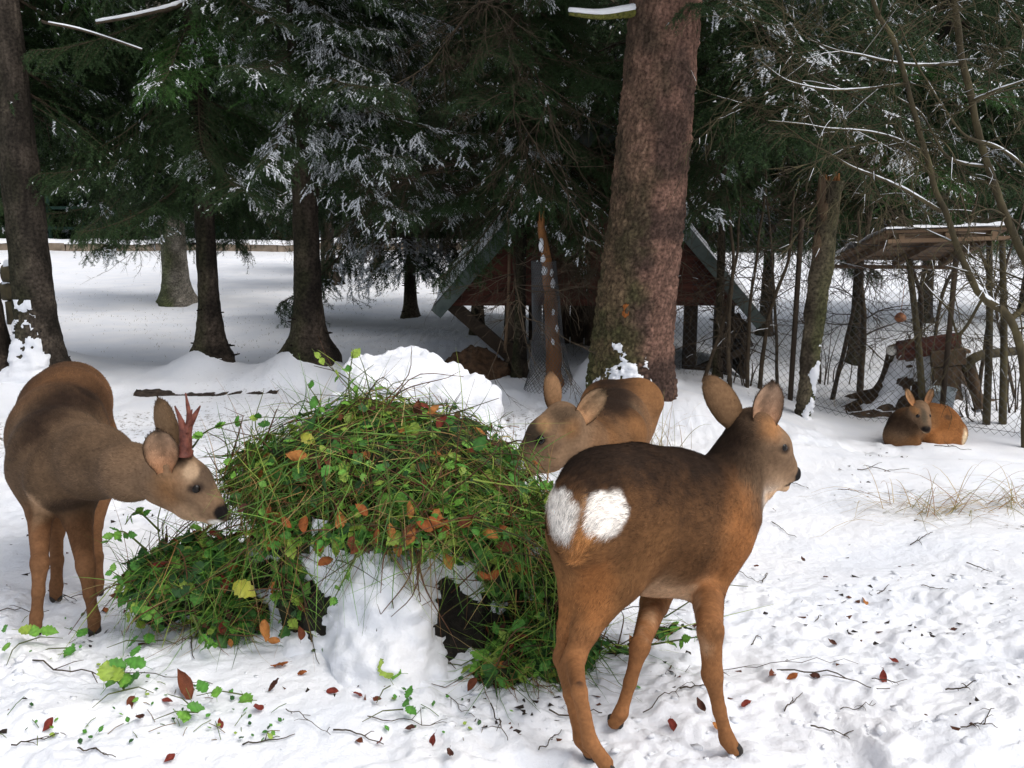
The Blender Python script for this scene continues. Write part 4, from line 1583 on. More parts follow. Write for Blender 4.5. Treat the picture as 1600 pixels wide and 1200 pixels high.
def snow_mound():
    c = A(P(643, 600, 4.3)[0], 4.3, 0)
    c[2] = float(ground(c[0], c[1], False))
    na, nr = 150, 90
    a = np.arange(na) * 6.2832 / na
    s = np.linspace(0, 1, nr)
    h = P(640, 566, 4.2)[2] - c[2]
    prof_r = np.interp(s, [0, .25, .6, .85, 1], [0.02, .22, .34, .44, .60])
    prof_z = np.interp(s, [0, .25, .6, .85, 1], [1, .93, .52, .14, -.12]) * h
    V = np.stack([prof_r[:, None] * np.cos(a) * 1.26, prof_r[:, None] * np.sin(a), prof_z[:, None] + 0 * a], -1)
    k = smooth(0, .2, s)[:, None, None]
    V = V + k * (.05 * fbm(V * 4.5, 3, 33) + .016 * fbm(V * 17, 3, 35) + .006 * fbm(V * 48, 2, 36))[..., None] * nrm(V * A(1, 1, .8) + A(0, 0, .01))
    mb = MB()
    mb.add(V.reshape(-1, 3), grid_faces(nr, na)[:, ::-1])
    mb.add(np.concatenate([V[0], [V[0].mean(0)]]), np.stack([(np.arange(na)), (np.arange(na) + 1) % na, np.full(na, na)], -1))
    o = mb.build('snow_mound', SNOW)
    o.location = c
    tag(o, 'high rounded mound of snow behind the heap of greenery', 'snow mound')
    r = np.random.default_rng(6)
    for i, (px, py, n, lab) in enumerate(((697, 655, 6, 'dark forked twigs sticking out of the snow mound'),)):
        p = P(px, py, 3.95)
        mb = MB()
        for j in range(n):
            d = nrm(A(r.uniform(-.5, .7), r.uniform(-.3, 0), 1))
            l = r.uniform(.06, .14)
            tube(mb, curve([A(0, .03, -.04), d * l * .5 + r.normal(size=3) * .008, d * l], 6), np.linspace(.003, .001, 6), 4)
            tube(mb, [d * l * .5, d * l * .5 + nrm(d + r.normal(size=3) * .5) * l * .4], [.0018, .0008], 3)
        q = mb.build('twig_tuft', TWIG)
        q.location = p
        tag(q, lab, 'twigs')


# the lobes of the heap: centre, radii
LOBES = [(P(600, 740, 3.12), A(.40, .34, .185)), (P(515, 780, 3.08), A(.24, .22, .11)), (P(715, 790, 3.00), A(.25, .27, .105)), (P(800, 812, 2.96), A(.12, .14, .07)),
         (P(590, 685, 3.20), A(.22, .20, .125)), (P(425, 755, 3.20), A(.13, .14, .11)),
         (P(325, 905, 2.98), A(.13, .12, .13)), (P(258, 918, 2.98), A(.105, .10, .11)), (P(365, 975, 2.90), A(.085, .09, .07)), (P(455, 930, 2.84), A(.04, .04, .13)),
         (P(790, 900, 2.90), A(.07, .08, .10)), (P(850, 1025, 2.80), A(.15, .12, .11)), (P(965, 1050, 2.85), A(.18, .14, .075)), (P(1040, 1015, 3.0), A(.12, .12, .07)), (P(880, 920, 2.95), A(.09, .10, .16)), (P(790, 1055, 2.70), A(.09, .08, .06)),
         (P(455, 838, 2.86), A(.10, .07, .055)), (P(560, 838, 2.78), A(.11, .07, .045)), (P(650, 830, 2.77), A(.10, .07, .05)), (P(745, 842, 2.80), A(.09, .07, .06))]
LOBE_W = np.array([3.2, 1.5, 1.6, .6, 1.3, .6, 1.5, 1.2, .7, .2, .4, 1.4, 1.3, .6, .6, .4, .5, .5, .5, .45])


def heap():
    t = thing('greenery_heap', 'heap of bramble leaves, grass and brown leaves laid out on the stump as feed', 'greenery heap', A(SC[0], SC[1], SZ + .4))
    o = np.array(t.location)
    r = np.random.default_rng(9)
    mb = MB()
    for i, (c, R) in enumerate(LOBES):
        sphere(mb, c - o, R * .90, 40, 26, 0, None, .22, 3.0, i)
    tag(mb.build('packed_litter', CORE, t), kind='stuff')

    def sample(n, w=LOBE_W, front=True):
        k = r.choice(len(LOBES), n, p=w / w.sum())
        d = nrm(r.normal(size=(n, 3)))
        if front:
            d[:, 1] = np.where(r.random(n) < .8, -np.abs(d[:, 1]), d[:, 1])
            d[:, 2] = np.where(r.random(n) < .75, np.abs(d[:, 2]), d[:, 2])
        C = np.array([LOBES[i][0] for i in k])
        R = np.array([LOBES[i][1] for i in k])
        X = C + d * R * (r.uniform(.9, 1.12, n) + .22 * r.random(n) ** 4)[:, None]
        N = nrm(d / R)
        inside = np.zeros(n, bool)
        for c, q in LOBES:
            inside |= (np.linalg.norm((X - c) / q, axis=1) < .80)
        gz = ground(X[:, 0], X[:, 1])
        ok = ~inside & (X[:, 2] > gz + .004)
        return X[ok], N[ok], k[ok]
    # grass: long curved ribbons
    def ribbons(n, Lr, wr, cols, w=LOBE_W, droop=1.0, lift=.35):
        X, N, _ = sample(n, w)
        n = len(X)
        T = nrm(np.cross(N, r.normal(size=(n, 3))))
        d0 = nrm(T + N * r.uniform(-.05, lift, n)[:, None])
        L = r.uniform(*Lr, n)
        m = 7
        s = np.linspace(0, 1, m)
        bend = r.normal(size=(n, 3)) * .35
        pts = X[:, None] + d0[:, None] * (L[:, None] * s)[..., None] + (L[:, None] * s ** 2)[..., None] * (bend + A(0, 0, -.35 * droop))[:, None]
        side = nrm(np.cross(d0, r.normal(size=(n, 3))))
        wd = (r.uniform(*wr, n)[:, None] * (1 - .85 * s ** 2))[..., None]
        V = np.stack([pts - side[:, None] * wd / 2, pts + side[:, None] * wd / 2], 2) - o
        g = ground(pts[..., 0], pts[..., 1])
        V[..., 2] = np.maximum(V[..., 2], (g + .004 - o[2])[..., None])
        cc = np.array(cols)[r.integers(0, len(cols), n)] * r.uniform(.6, 1.3, (n, 1))
        i = np.arange(n)[:, None] * (2 * m)
        j = np.arange(m - 1)[None] * 2
        Fq = np.stack([i + j, i + j + 1, i + j + 3, i + j + 2], -1).reshape(-1, 4)
        mb = MB()
        mb.add(V.reshape(-1, 3), Fq, 0, np.repeat(cc, 2 * m, 0))
        return mb
    top = LOBE_W * np.array([1, 1, 1, 1, 1, 1, .35, .3, .4, .5, .4, .5, .6, .6, .4, .5, .4, .3, .3, .4])
    tag(ribbons(5600, (.06, .24), (.0022, .0045), [(.09, .22, .03), (.15, .30, .045), (.26, .34, .06), (.05, .12, .022), (.08, .18, .03)], top).build('grass', GRASS, t, True, True), kind='stuff')
    tag(ribbons(2300, (.06, .26), (.002, .0036), [(.30, .17, .06), (.19, .09, .035), (.40, .30, .12), (.14, .06, .03)], top).build('dry_stalks', GRASS, t, True, True), kind='stuff')
    # stems of bramble
    X, N, _ = sample(330)
    mb = MB()
    for x, n_ in zip(X, N):
        T = nrm(np.cross(n_, r.normal(size=3)))
        d = nrm(T + n_ * r.uniform(0, .7))
        l = r.uniform(.10, .34)
        pp = curve([x - o, x - o + d * l * .5 + r.normal(size=3) * .02, x - o + d * l + A(0, 0, -.15 * l) + r.normal(size=3) * .03], 8)
        gz = ground(pp[:, 0] + o[0], pp[:, 1] + o[1]) - o[2] + .004
        pp[:, 2] = np.maximum(pp[:, 2], gz)
        c = [(.09, .045, .02), (.06, .05, .02), (.13, .06, .03), (.10, .13, .03)][r.integers(4)]
        tube(mb, pp, np.linspace(.0026, .0009, 8), 4, 0, c, cap=False)
    tag(mb.build('bramble_stems', GRASS, t, True, True), kind='stuff')
    # leaves: the largest ones each an object, the rest one mass
    lw = LOBE_W * np.array([.9, 1.2, 1.2, 1, .8, 1, 2.4, 2.2, 2, 1.5, 1.6, 1.6, 1.3, 1.3, 1.5, 1.5, 1.6, 1.5, 1.5, 1.6])
    X, N, K = sample(3900, lw)
    size = r.uniform(.020, .048, len(X))
    order = np.argsort(-size)
    rest = MB()
    for c, i in enumerate(order):
        nn = nrm(N[i] + .55 * r.normal(size=3) + A(0, -.15, .25))
        a = r.uniform(0, 6.28)
        R = basis(nn, a)
        k = r.integers(10)
        if K[i] in (6, 7, 8, 10, 11) and r.random() < .6:
            k = [0, 3, 5, 8, 1][r.integers(5)]
        if c < 300:
            obj('bramble_leaf', LEAF_ME[k], t, X[i] - o, euler(R), size[i] * r.uniform(1.0, 1.25))
        else:
            rest.merge(LEAF_MB[k], R, X[i] - o, size[i])
    tag(rest.build('small_leaves', LEAF, t, True, True), kind='stuff')
    X, N, K = sample(330, LOBE_W)
    for c, i in enumerate(range(min(len(X), 200))):
        R = basis(nrm(N[i] + .6 * r.normal(size=3) + A(0, -.2, .1)), r.uniform(0, 6.28))
        obj('dry_leaf', DRY_ME[r.integers(10)], t, X[i] - o + N[i] * .006, euler(R), r.uniform(.028, .055))
    # the brown leaves along the front rim, one big yellow leaf, sprigs poking up
    for (px, py, Y) in ((440, 808, 2.76), (552, 838, 2.69), (628, 838, 2.68), (648, 825, 2.69), (665, 815, 2.70), (590, 825, 2.69), (755, 825, 2.72), (700, 838, 2.70), (480, 715, 2.85), (555, 775, 2.78),
                        (705, 890, 2.70), (760, 905, 2.72), (640, 810, 2.70), (575, 805, 2.70), (520, 872, 2.72), (745, 895, 2.71), (880, 960, 2.66), (415, 968, 2.76), (437, 1003, 2.74), (745, 1060, 2.60), (470, 1000, 2.70),
                        (400, 735, 2.98), (430, 715, 3.0), (385, 755, 2.98), (450, 735, 2.92), (410, 712, 3.02), (470, 745, 2.86), (612, 842, 2.68), (680, 825, 2.69), (720, 825, 2.70), (770, 830, 2.74), (500, 835, 2.75), (530, 828, 2.72), (475, 805, 2.76)):
        R = basis(nrm(A(r.normal() * .4, -.9, .6)), r.uniform(0, 6.28))
        obj('dry_leaf', DRY_ME[[0, 2, 5, 7, 0, 1][r.integers(6)]], t, P(px, py, Y) - o, euler(R), r.uniform(.038, .065))
    for (px, py, Y, s) in ((365, 912, 2.78, .075), (470, 680, 2.92, .05), (613, 815, 2.76, .035)):
        obj('yellow_leaf', YEL_ME, t, P(px, py, Y) - o, euler(basis(A(.2, -.8, .7), 2.9)), s)
    sprigs = [((600, 690), (560, 620), (487, 545), 3.15, 1), ((560, 690), (545, 610), (552, 548), 3.1, 1), ((470, 690), (500, 640), (480, 600), 3.1, 1), ((590, 650), (630, 610), (700, 590), 3.2, 0),
              ((300, 700), (330, 670), (420, 650), 3.1, 1), ((360, 720), (372, 680), (380, 650), 3.05, 0), ((410, 700), (425, 660), (432, 640), 3.05, 0), ((780, 760), (800, 720), (790, 690), 3.0, 0),
              ((830, 790), (850, 760), (870, 770), 2.9, 1), ((860, 830), (855, 780), (830, 745), 2.85, 1), ((230, 860), (190, 830), (165, 850), 2.95, 1), ((240, 900), (200, 905), (170, 890), 2.92, 1),
              ((250, 830), (215, 800), (195, 820), 3.0, 1), ((280, 940), (240, 960), (215, 955), 2.85, 1), ((560, 860), (540, 900), (520, 940), 2.74, 1), ((640, 850), (640, 900), (595, 960), 2.70, 0),
              ((650, 860), (665, 920), (705, 990), 2.70, 0), ((1000, 1010), (1060, 1000), (1120, 990), 2.80, 1), ((1000, 1050), (1070, 1060), (1130, 1050), 2.72, 0), ((300, 960), (320, 1000), (345, 1010), 2.75, 1),
              ((655, 860), (652, 900), (657, 940), 2.70, 0)]
    for a, b, c, Y, lv in sprigs:
        p = curve([P(*a, Y) - o, P(*b, Y - .02) - o, P(*c, Y - .03) - o], 12)
        mb = MB()
        tube(mb, p, np.linspace(.0035, .0012, 12), 5, 0, (.10, .13, .03) if lv else (.12, .055, .025))
        if lv:
            for k in range(4, 12, 2):
                for q in range(2):
                    mb.merge(LEAF_MB[[1, 2, 6, 7, 4][r.integers(5)]], basis(nrm(r.normal(size=3) + A(0, -.8, .8)), r.uniform(0, 6.28)), p[k], r.uniform(.022, .040))
        else:
            for k in range(3, 12, 2):
                tube(mb, [p[k], p[k] + nrm(r.normal(size=3) + A(0, 0, .4)) * r.uniform(.03, .07)], [.0014, .0006], 3, 0, (.10, .05, .025), cap=False)
        mb.build('sprig', LEAF, t, True, True)


BUMPS.append((SC[0], SC[1], .10, .75))
SZ = float(ground(SC[0], SC[1], False)) - .05
stump()
snow_mound()
heap()
# coat colours
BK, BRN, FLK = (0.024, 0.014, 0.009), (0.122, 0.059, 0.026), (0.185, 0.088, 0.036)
WRM, LEG, PALE = (0.28, 0.115, 0.04), (0.235, 0.105, 0.043), (0.55, 0.36, 0.22)
GRY, FACE, WHT, INK = (0.118, 0.074, 0.044), (0.20, 0.125, 0.075), (0.85, 0.80, 0.74), (0.012, 0.010, 0.010)


def doe_in_front():
    t = thing('roe_deer', 'roe doe with white rump patch standing with her back turned and head looking away', 'deer', G(1040, 1180))
    d = Deer(0.0062)
    ax = nrm(A(0.60, 0.80, 0))
    lf = A(-ax[1], ax[0], 0)
    # torso: chest to rump, so that the hair runs backwards
    d.limb([P(1120, 815, 2.80), P(1085, 815, 2.72), P(1040, 808, 2.64), P(985, 792, 2.54), P(938, 790, 2.46), P(918, 812, 2.42)],
           [0.125, 0.165, 0.172, 0.150, 0.132, 0.110], [FLK, BRN, BRN, BRN, FLK], 0.022, 0.06, lf, 0.80)
    d.limb([P(1060, 880, 2.66), P(1010, 880, 2.58)], [0.085, 0.08], PALE, 0.02, 0.06, lf, 0.9)
    # neck and head
    d.limb([P(1168, 672, 2.80), P(1152, 725, 2.80), P(1128, 790, 2.78)], [0.055, 0.072, 0.115], [GRY, GRY], 0.022, 0.05)
    d.limb([P(1236, 740, 2.85), P(1222, 727, 2.83), P(1204, 700, 2.81), P(1180, 672, 2.80)], [0.023, 0.036, 0.053, 0.058], FACE, 0.009, 0.03)
    d.limb([P(1226, 762, 2.83), P(1200, 745, 2.81), P(1176, 715, 2.80)], [0.013, 0.032, 0.05], [PALE, FACE], 0.010, 0.03)
    d.limb([P(1242, 738, 2.86), P(1243, 743, 2.86)], [0.018, 0.016], INK, 0.001, 0.012)
    d.limb([P(1196, 770, 2.80), P(1186, 778, 2.79)], [0.02, 0.02], WHT, 0.022, 0.03)
    # hind legs
    hr, hl_ = G(946, 1212), G(922, 1192)
    d.limb([P(978, 835, 2.50), P(962, 900, 2.46), P(915, 983, 2.40), P(896, 1030, 2.37)], [0.108, 0.070, 0.034, 0.026], [FLK, FLK, LEG], 0.018, 0.06)
    d.limb([P(897, 1030, 2.37), P(905, 1080, hr[1] + .01), P(922, 1160, hr[1]), hr + A(0, 0, .03)], [0.025, 0.0175, 0.0175, 0.0195], LEG, 0.007, 0.02)
    d.limb([P(905, 840, 2.49), P(902, 920, 2.47), P(888, 985, 2.45), P(880, 1028, 2.44)], [0.085, 0.046, 0.027, 0.022], [FLK, WRM, LEG], 0.018, 0.05)
    d.limb([P(880, 1028, 2.44), P(892, 1085, hl_[1]), P(908, 1155, hl_[1]), hl_ + A(0, 0, .03)], [0.025, 0.017, 0.017, 0.018], LEG, 0.007, 0.02)
    # fore legs
    fr, fl = G(1146, 1182), G(960, 1140)
    d.limb([P(1118, 850, 2.72), P(1105, 920, 2.64), P(1110, 985, fr[1] + .05), P(1113, 1055, fr[1] + .02)], [0.09, 0.046, 0.030, 0.0225], [FLK, LEG, LEG], 0.015, 0.05)
    d.limb([P(1113, 1055, fr[1] + .02), P(1124, 1110, fr[1] + .01), P(1136, 1155, fr[1]), fr + A(0, 0, .02)], [0.0225, 0.0155, 0.0175, 0.019], LEG, 0.007, 0.02)
    d.limb([P(1040, 880, 2.76), P(1022, 945, 2.72), P(1000, 1010, fl[1] + .03)], [0.07, 0.038, 0.0225], [FLK, LEG], 0.014, 0.04)
    d.limb([P(1000, 1010, fl[1] + .03), P(985, 1065, fl[1] + .01), P(970, 1115, fl[1]), fl + A(0, 0, .02)], [0.0225, 0.0155, 0.017, 0.0185], LEG, 0.007, 0.02)
    # tail tuft and markings
    d.limb([P(914, 815, 2.335), P(906, 840, 2.33), P(897, 868, 2.345)], [0.006, 0.018, 0.008], (0.5, 0.22, 0.075), 0.035, 0.02)
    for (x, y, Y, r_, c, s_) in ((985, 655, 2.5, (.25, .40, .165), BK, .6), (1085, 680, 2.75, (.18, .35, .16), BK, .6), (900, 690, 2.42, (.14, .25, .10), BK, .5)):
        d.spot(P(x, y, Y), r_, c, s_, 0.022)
    d.spot(P(1040, 925, 2.6), (.09, .3, .045), PALE, .4, 0.02)
    d.spot(P(930, 920, 2.40), (.045, .14, .09), WRM, .6, 0.02)
    d.spot(P(1150, 850, 2.68), (.07, .2, .14), WRM, .7, 0.02)
    d.spot(P(949, 802, 2.34), (.050, .12, .054), WHT, .16, 0.030, [A(1, 0, -.35), A(0, 1, 0), A(.35, 0, 1)])
    d.spot(P(880, 798, 2.38), (.042, .14, .056), WHT, .16, 0.030)
    d.spot(P(907, 862, 2.30), (.020, .12, .055), (0.5, 0.22, 0.075), .3, 0.04)
    d.spot(P(914, 795, 2.32), (.0045, .12, .036), (0.36, 0.2, 0.1), .4, 0.03)
    d.spot(P(905, 1062, hr[1]), (.035, .06, .016), (.03, .02, .016), .4, 0.012)
    d.spot(P(1200, 668, 2.78), (.035, .05, .03), (.27, .13, .055), .8, 0.010)
    d.spot(P(1223, 699, 2.78), (.020, .05, .014), (.03, .02, .015), .4, 0.005)
    d.spot(P(1205, 772, 2.80), (.045, .05, .020), PALE, .5, 0.02)
    d.spot(P(1246, 742, 2.85), (.014, .05, .022), INK, .2, 0.0)
    d.spot(P(1234, 757, 2.82), (.020, .05, .0045), (.03, .02, .015), .4, 0.003)
    d.ear(P(1160, 676, 2.80), P(1103, 588, 2.78), A(-0.3, 1, 0.1), 0.043, (0.2, 0.115, 0.06), (0.42, 0.26, 0.15))
    d.ear(P(1191, 678, 2.775), P(1206, 597, 2.76), A(0.35, -1, 0.1), 0.048, BRN, (0.42, 0.28, 0.19))
    d.build(t, 150000, 0.0017, 1.0, 3)
    d.eyeball(t, P(1222, 699, 2.768), 0.0145)
    for p in (hr, hl_, fr, fl):
        d.hoof(t, p, ax)
    fix_parent(t)


def buck():
    LEG = (.17, .083, .040)
    t = thing('roe_deer', 'roebuck with short forked antlers lowering his muzzle to the greenery', 'deer', G(100, 960))
    d = Deer(0.0062)
    ax = nrm(A(-0.55, -0.8, 0))
    lf = A(-ax[1], ax[0], 0)
    d.limb([P(95, 742, 3.20), P(90, 715, 3.32), P(91, 680, 3.50), P(101, 645, 3.72), P(110, 630, 3.88), P(110, 645, 3.98)],
           [0.115, 0.145, 0.160, 0.155, 0.145, 0.11], [GRY, GRY, BRN, BRN, FLK], 0.022, 0.06, lf, 0.86)
    d.limb([P(250, 742, 2.90), P(205, 738, 2.98), P(150, 722, 3.14), P(105, 712, 3.30)], [0.062, 0.078, 0.105, 0.13], [FACE, GRY, GRY], 0.022, 0.06)
    d.limb([P(342, 800, 2.84), P(325, 783, 2.84), P(300, 755, 2.85), P(270, 728, 2.87)], [0.026, 0.036, 0.054, 0.062], FACE, 0.009, 0.03)
    d.limb([P(330, 812, 2.84), P(295, 792, 2.85), P(255, 760, 2.90)], [0.013, 0.034, 0.058], [PALE, FACE], 0.010, 0.03)
    d.limb([P(348, 805, 2.84), P(352, 808, 2.84)], [0.017, 0.014], INK, 0.001, 0.012)
    f1, f2, h1, h2 = G(56, 990), G(148, 990), G(88, 938), G(153, 930)
    d.limb([P(60, 745, 3.28), P(62, 800, 3.22), P(62, 880, f1[1] + .02)], [0.085, 0.040, 0.024], [GRY, LEG], 0.014, 0.05)
    d.limb([P(62, 880, f1[1] + .02), P(60, 925, f1[1]), P(57, 962, f1[1]), f1 + A(0, 0, .02)], [0.026, 0.0180, 0.0180, 0.0205], LEG, 0.007, 0.02)
    d.limb([P(118, 755, 3.26), P(122, 810, 3.20), P(134, 885, f2[1] + .02)], [0.085, 0.044, 0.027], [GRY, LEG], 0.014, 0.05)
    d.limb([P(134, 885, f2[1] + .02), P(140, 928, f2[1]), P(147, 965, f2[1]), f2 + A(0, 0, .02)], [0.026, 0.0180, 0.0180, 0.0205], LEG, 0.007, 0.02)
    d.limb([P(80, 690, 3.80), P(86, 760, 3.62), P(86, 830, h1[1] + .14)], [0.12, 0.08, 0.032], [BRN, LEG], 0.015, 0.05)
    d.limb([P(86, 830, h1[1] + .14), P(89, 875, h1[1] + .03), P(88, 915, h1[1]), h1 + A(0, 0, .02)], [0.028, 0.0205, 0.020, 0.022], LEG, 0.009, 0.02)
    d.limb([P(138, 690, 3.80), P(145, 760, 3.68), P(147, 820, h2[1] + .16)], [0.11, 0.075, 0.030], [FLK, LEG], 0.015, 0.05)
    d.limb([P(147, 820, h2[1] + .16), P(152, 870, h2[1] + .03), P(153, 908, h2[1]), h2 + A(0, 0, .02)], [0.026, 0.0195, 0.019, 0.021], LEG, 0.009, 0.02)
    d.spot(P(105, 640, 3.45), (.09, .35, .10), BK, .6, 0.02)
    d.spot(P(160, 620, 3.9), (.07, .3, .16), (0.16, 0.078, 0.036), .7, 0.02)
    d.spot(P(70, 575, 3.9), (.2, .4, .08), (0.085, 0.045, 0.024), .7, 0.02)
    d.spot(P(105, 785, 3.15), (.055, .1, .03), (.07, .045, .03), .5, 0.02)
    d.spot(P(60, 790, 3.15), (.03, .1, .05), (.42, .27, .16), .6, 0.018)
    d.spot(P(135, 885, 3.1), (.02, .06, .02), (.09, .05, .03), .5, 0.01)
    d.spot(P(322, 745, 2.82), (.035, .08, .045), (.09, .06, .04), .5, 0.009)
    d.spot(P(296, 735, 2.80), (.020, .05, .028), (.36, .25, .16), .4, 0.009)
    d.spot(P(262, 765, 2.82), (.04, .08, .05), (.25, .13, .06), .8, 0.014)
    d.spot(P(306, 763, 2.80), (.022, .05, .015), (.03, .02, .015), .4, 0.005)
    d.spot(P(345, 802, 2.82), (.018, .08, .024), INK, .25, 0.002)
    d.spot(P(336, 817, 2.82), (.020, .08, .010), WHT, .4, 0.006)
    d.spot(P(278, 705, 2.84), (.022, .08, .03), (.03, .02, .015), .5, 0.012)
    d.ear(P(258, 738, 2.81), P(246, 672, 2.79), A(0.15, -1, 0.0), 0.048, BRN, (0.38, 0.25, 0.165))
    d.ear(P(272, 710, 2.92), P(247, 622, 2.95), A(0.5, 0.8, 0.2), 0.052, (0.2, 0.125, 0.07), (0.42, 0.26, 0.15))
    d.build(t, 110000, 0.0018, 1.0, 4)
    d.eyeball(t, P(306, 763, 2.806), 0.0155)
    for p in (f1, f2, h1, h2):
        d.hoof(t, p, A(0.4, -0.9, 0))
    for Y, pts, br in ((2.82, [(287, 712), (288, 690), (284, 662), (273, 634)], None), (2.85, [(291, 712), (292, 685), (296, 655), (290, 614)], [(296, 662), (305, 648), (313, 634)])):
        mb = MB()
        c = curve([P(x, y, Y) for x, y in pts], 22)
        rr = np.interp(np.linspace(0, 1, 22), [0, .08, .12, .5, 1], [.021, .020, .0155, .0125, .002])
        tube(mb, c, rr * (1 + .12 * vnoise(c * 160)), 10)
        if br:
            tube(mb, curve([P(x, y, Y) for x, y in br], 10), np.linspace(.012, .002, 10), 8)
        else:
            tube(mb, curve([P(288, 676, Y), P(295, 660, Y), P(300, 640, Y - .02)], 10), np.linspace(.011, .002, 10), 8)
        mb.build('antler', ANTLER, t)
    fix_parent(t)


def doe_feeding():
    t = thing('roe_deer', 'roe doe with pricked ears feeding at the greenery, snow mound behind her', 'deer', on(0.45, 3.9))
    d = Deer(0.008)
    lf = nrm(A(0.9, -0.3, 0))
    d.limb([P(935, 705, 3.72), P(948, 690, 3.86), P(960, 672, 4.05), P(968, 662, 4.22), P(965, 668, 4.34)], [0.12, 0.145, 0.150, 0.145, 0.11], [GRY, GRY, BRN, FLK], 0.022, 0.06, lf, 0.88)
    d.limb([P(885, 668, 3.52), P(905, 690, 3.58), P(940, 705, 3.74)], [0.065, 0.085, 0.115], [FACE, FLK], 0.02, 0.05)
    d.limb([P(812, 722, 3.42), P(828, 706, 3.43), P(850, 682, 3.46), P(878, 655, 3.50)], [0.024, 0.037, 0.058, 0.063], FACE, 0.009, 0.03)
    d.limb([P(826, 738, 3.43), P(860, 718, 3.46), P(890, 695, 3.52)], [0.016, 0.040, 0.065], FACE, 0.010, 0.03)
    d.limb([P(808, 722, 3.41), P(807, 726, 3.41)], [0.016, 0.014], INK, 0.001, 0.012)
    for (x, y, r0, off) in ((P(930, 700, 3.75)[0], 3.74, .09, 0), (P(975, 700, 3.75)[0], 3.80, .09, 0), (P(945, 690, 4.25)[0], 4.26, .11, 1), (P(995, 690, 4.25)[0], 4.30, .11, 1)):
        g = on(x, y)
        kn = A(x, y + (.06 if off else -.01), g[2] + (.25 if off else .22))
        d.limb([A(x, y - (.04 if off else 0), 0.36), A(x, y - .02 * off, 0.22), kn], [r0, .055, .025], [FLK, LEG], 0.014, 0.05)
        d.limb([kn, A(x, y, g[2] + .1), g + A(0, 0, .02)], [.025, .019, .021], LEG, 0.009, 0.02)
        d.hoof(t, g, A(-.5, -.8, 0))
    d.spot(P(1010, 665, 4.15), (.05, .3, .12), (.19, .095, .042), .6, 0.02)
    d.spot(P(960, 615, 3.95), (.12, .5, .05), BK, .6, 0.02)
    d.spot(P(828, 680, 3.4), (.045, .1, .05), (.075, .055, .038), .6, 0.009)
    d.spot(P(850, 665, 3.4), (.025, .08, .022), (.34, .2, .1), .5, 0.009)
    d.spot(P(885, 648, 3.44), (.05, .06, .022), (.10, .065, .04), .5, 0.016)
    d.spot(P(893, 672, 3.45), (.03, .08, .03), (.25, .13, .06), .8, 0.012)
    d.spot(P(808, 722, 3.4), (.014, .06, .020), INK, .25, 0.001)
    d.spot(P(845, 688, 3.4), (.020, .05, .009), (.03, .02, .014), .4, 0.005)
    d.ear(P(868, 645, 3.52), P(861, 582, 3.55), A(-0.5, 0.6, 0.2), 0.042, (0.24, 0.135, 0.07), (0.42, 0.26, 0.15))
    d.ear(P(897, 664, 3.49), P(945, 608, 3.52), A(0.55, -1, -0.1), 0.050, BRN, (0.42, 0.28, 0.17))
    d.build(t, 70000, 0.0021, 1.0, 5)
    d.eyeball(t, P(845, 687, 3.40), 0.015)
    fix_parent(t)


def doe_resting():
    t = thing('roe_deer', 'roe deer lying curled up on the snow in front of the wire fence', 'deer', G(1445, 690))
    d = Deer(0.008)
    Yb = 6.0
    d.limb([P(1404, 678, 5.92), P(1418, 668, 5.98), P(1445, 662, 6.10), P(1468, 665, 6.08), P(1488, 676, 5.98)], [0.085, 0.105, 0.115, 0.115, 0.085], [GRY, FLK, WRM, WRM], 0.02, 0.06)
    d.limb([P(1485, 686, 5.95), P(1460, 688, 5.88)], [0.06, 0.05], WRM, 0.016, 0.05)
    d.limb([P(1402, 690, 5.9), P(1428, 694, 5.84)], [0.06, 0.04], FLK, 0.016, 0.05)
    d.limb([P(1436, 642, 5.88), P(1429, 656, 5.92), P(1420, 674, 5.97)], [0.045, 0.055, 0.09], GRY, 0.02, 0.05)
    d.limb([P(1447, 671, 5.76), P(1445, 664, 5.78), P(1440, 650, 5.83), P(1437, 639, 5.88)], [0.024, 0.032, 0.046, 0.052], FACE, 0.009, 0.03)
    d.limb([P(1447, 670, 5.745), P(1449, 672, 5.745)], [0.018, 0.016], INK, 0.001, 0.012)
    d.spot(P(1447, 670, 5.74), (.022, .04, .016), INK, .3, 0.001)
    d.spot(P(1440, 678, 5.76), (.02, .05, .014), (.4, .3, .2), .4, 0.006)
    d.spot(P(1444, 650, 5.78), (.016, .08, .05), (.10, .075, .05), .5, 0.006)
    d.spot(P(1431, 643, 5.8), (.022, .08, .02), (.34, .17, .07), .5, 0.006)
    d.spot(P(1400, 655, 6.0), (.12, .2, .05), BK, .6, 0.016)
    d.spot(P(1503, 682, 5.95), (.022, .2, .06), (.75, .6, .4), .3, 0.02)
    d.spot(P(1478, 650, 6.0), (.02, .15, .014), (.12, .06, .03), .5, 0.016)
    d.ear(P(1430, 637, 5.86), P(1416, 607, 5.88), A(0.3, -1, 0.1), 0.024, BRN, (0.42, 0.25, 0.13))
    d.ear(P(1446, 636, 5.86), P(1457, 607, 5.88), A(-0.2, -1, 0.1), 0.022, BRN, (0.34, 0.2, 0.11))
    d.build(t, 40000, 0.0026, 1.0, 6)
    d.eyeball(t, P(1434, 650, 5.765), 0.011)
    d.eyeball(t, P(1452, 650, 5.795), 0.011)
    fix_parent(t)


def fix_parent(t):
    """meshes were made in the place's own coordinates: keep them there under their Empty"""
    for c in t.children:
        c.location = c.location - t.location


doe_in_front()
buck()
doe_feeding()
doe_resting()
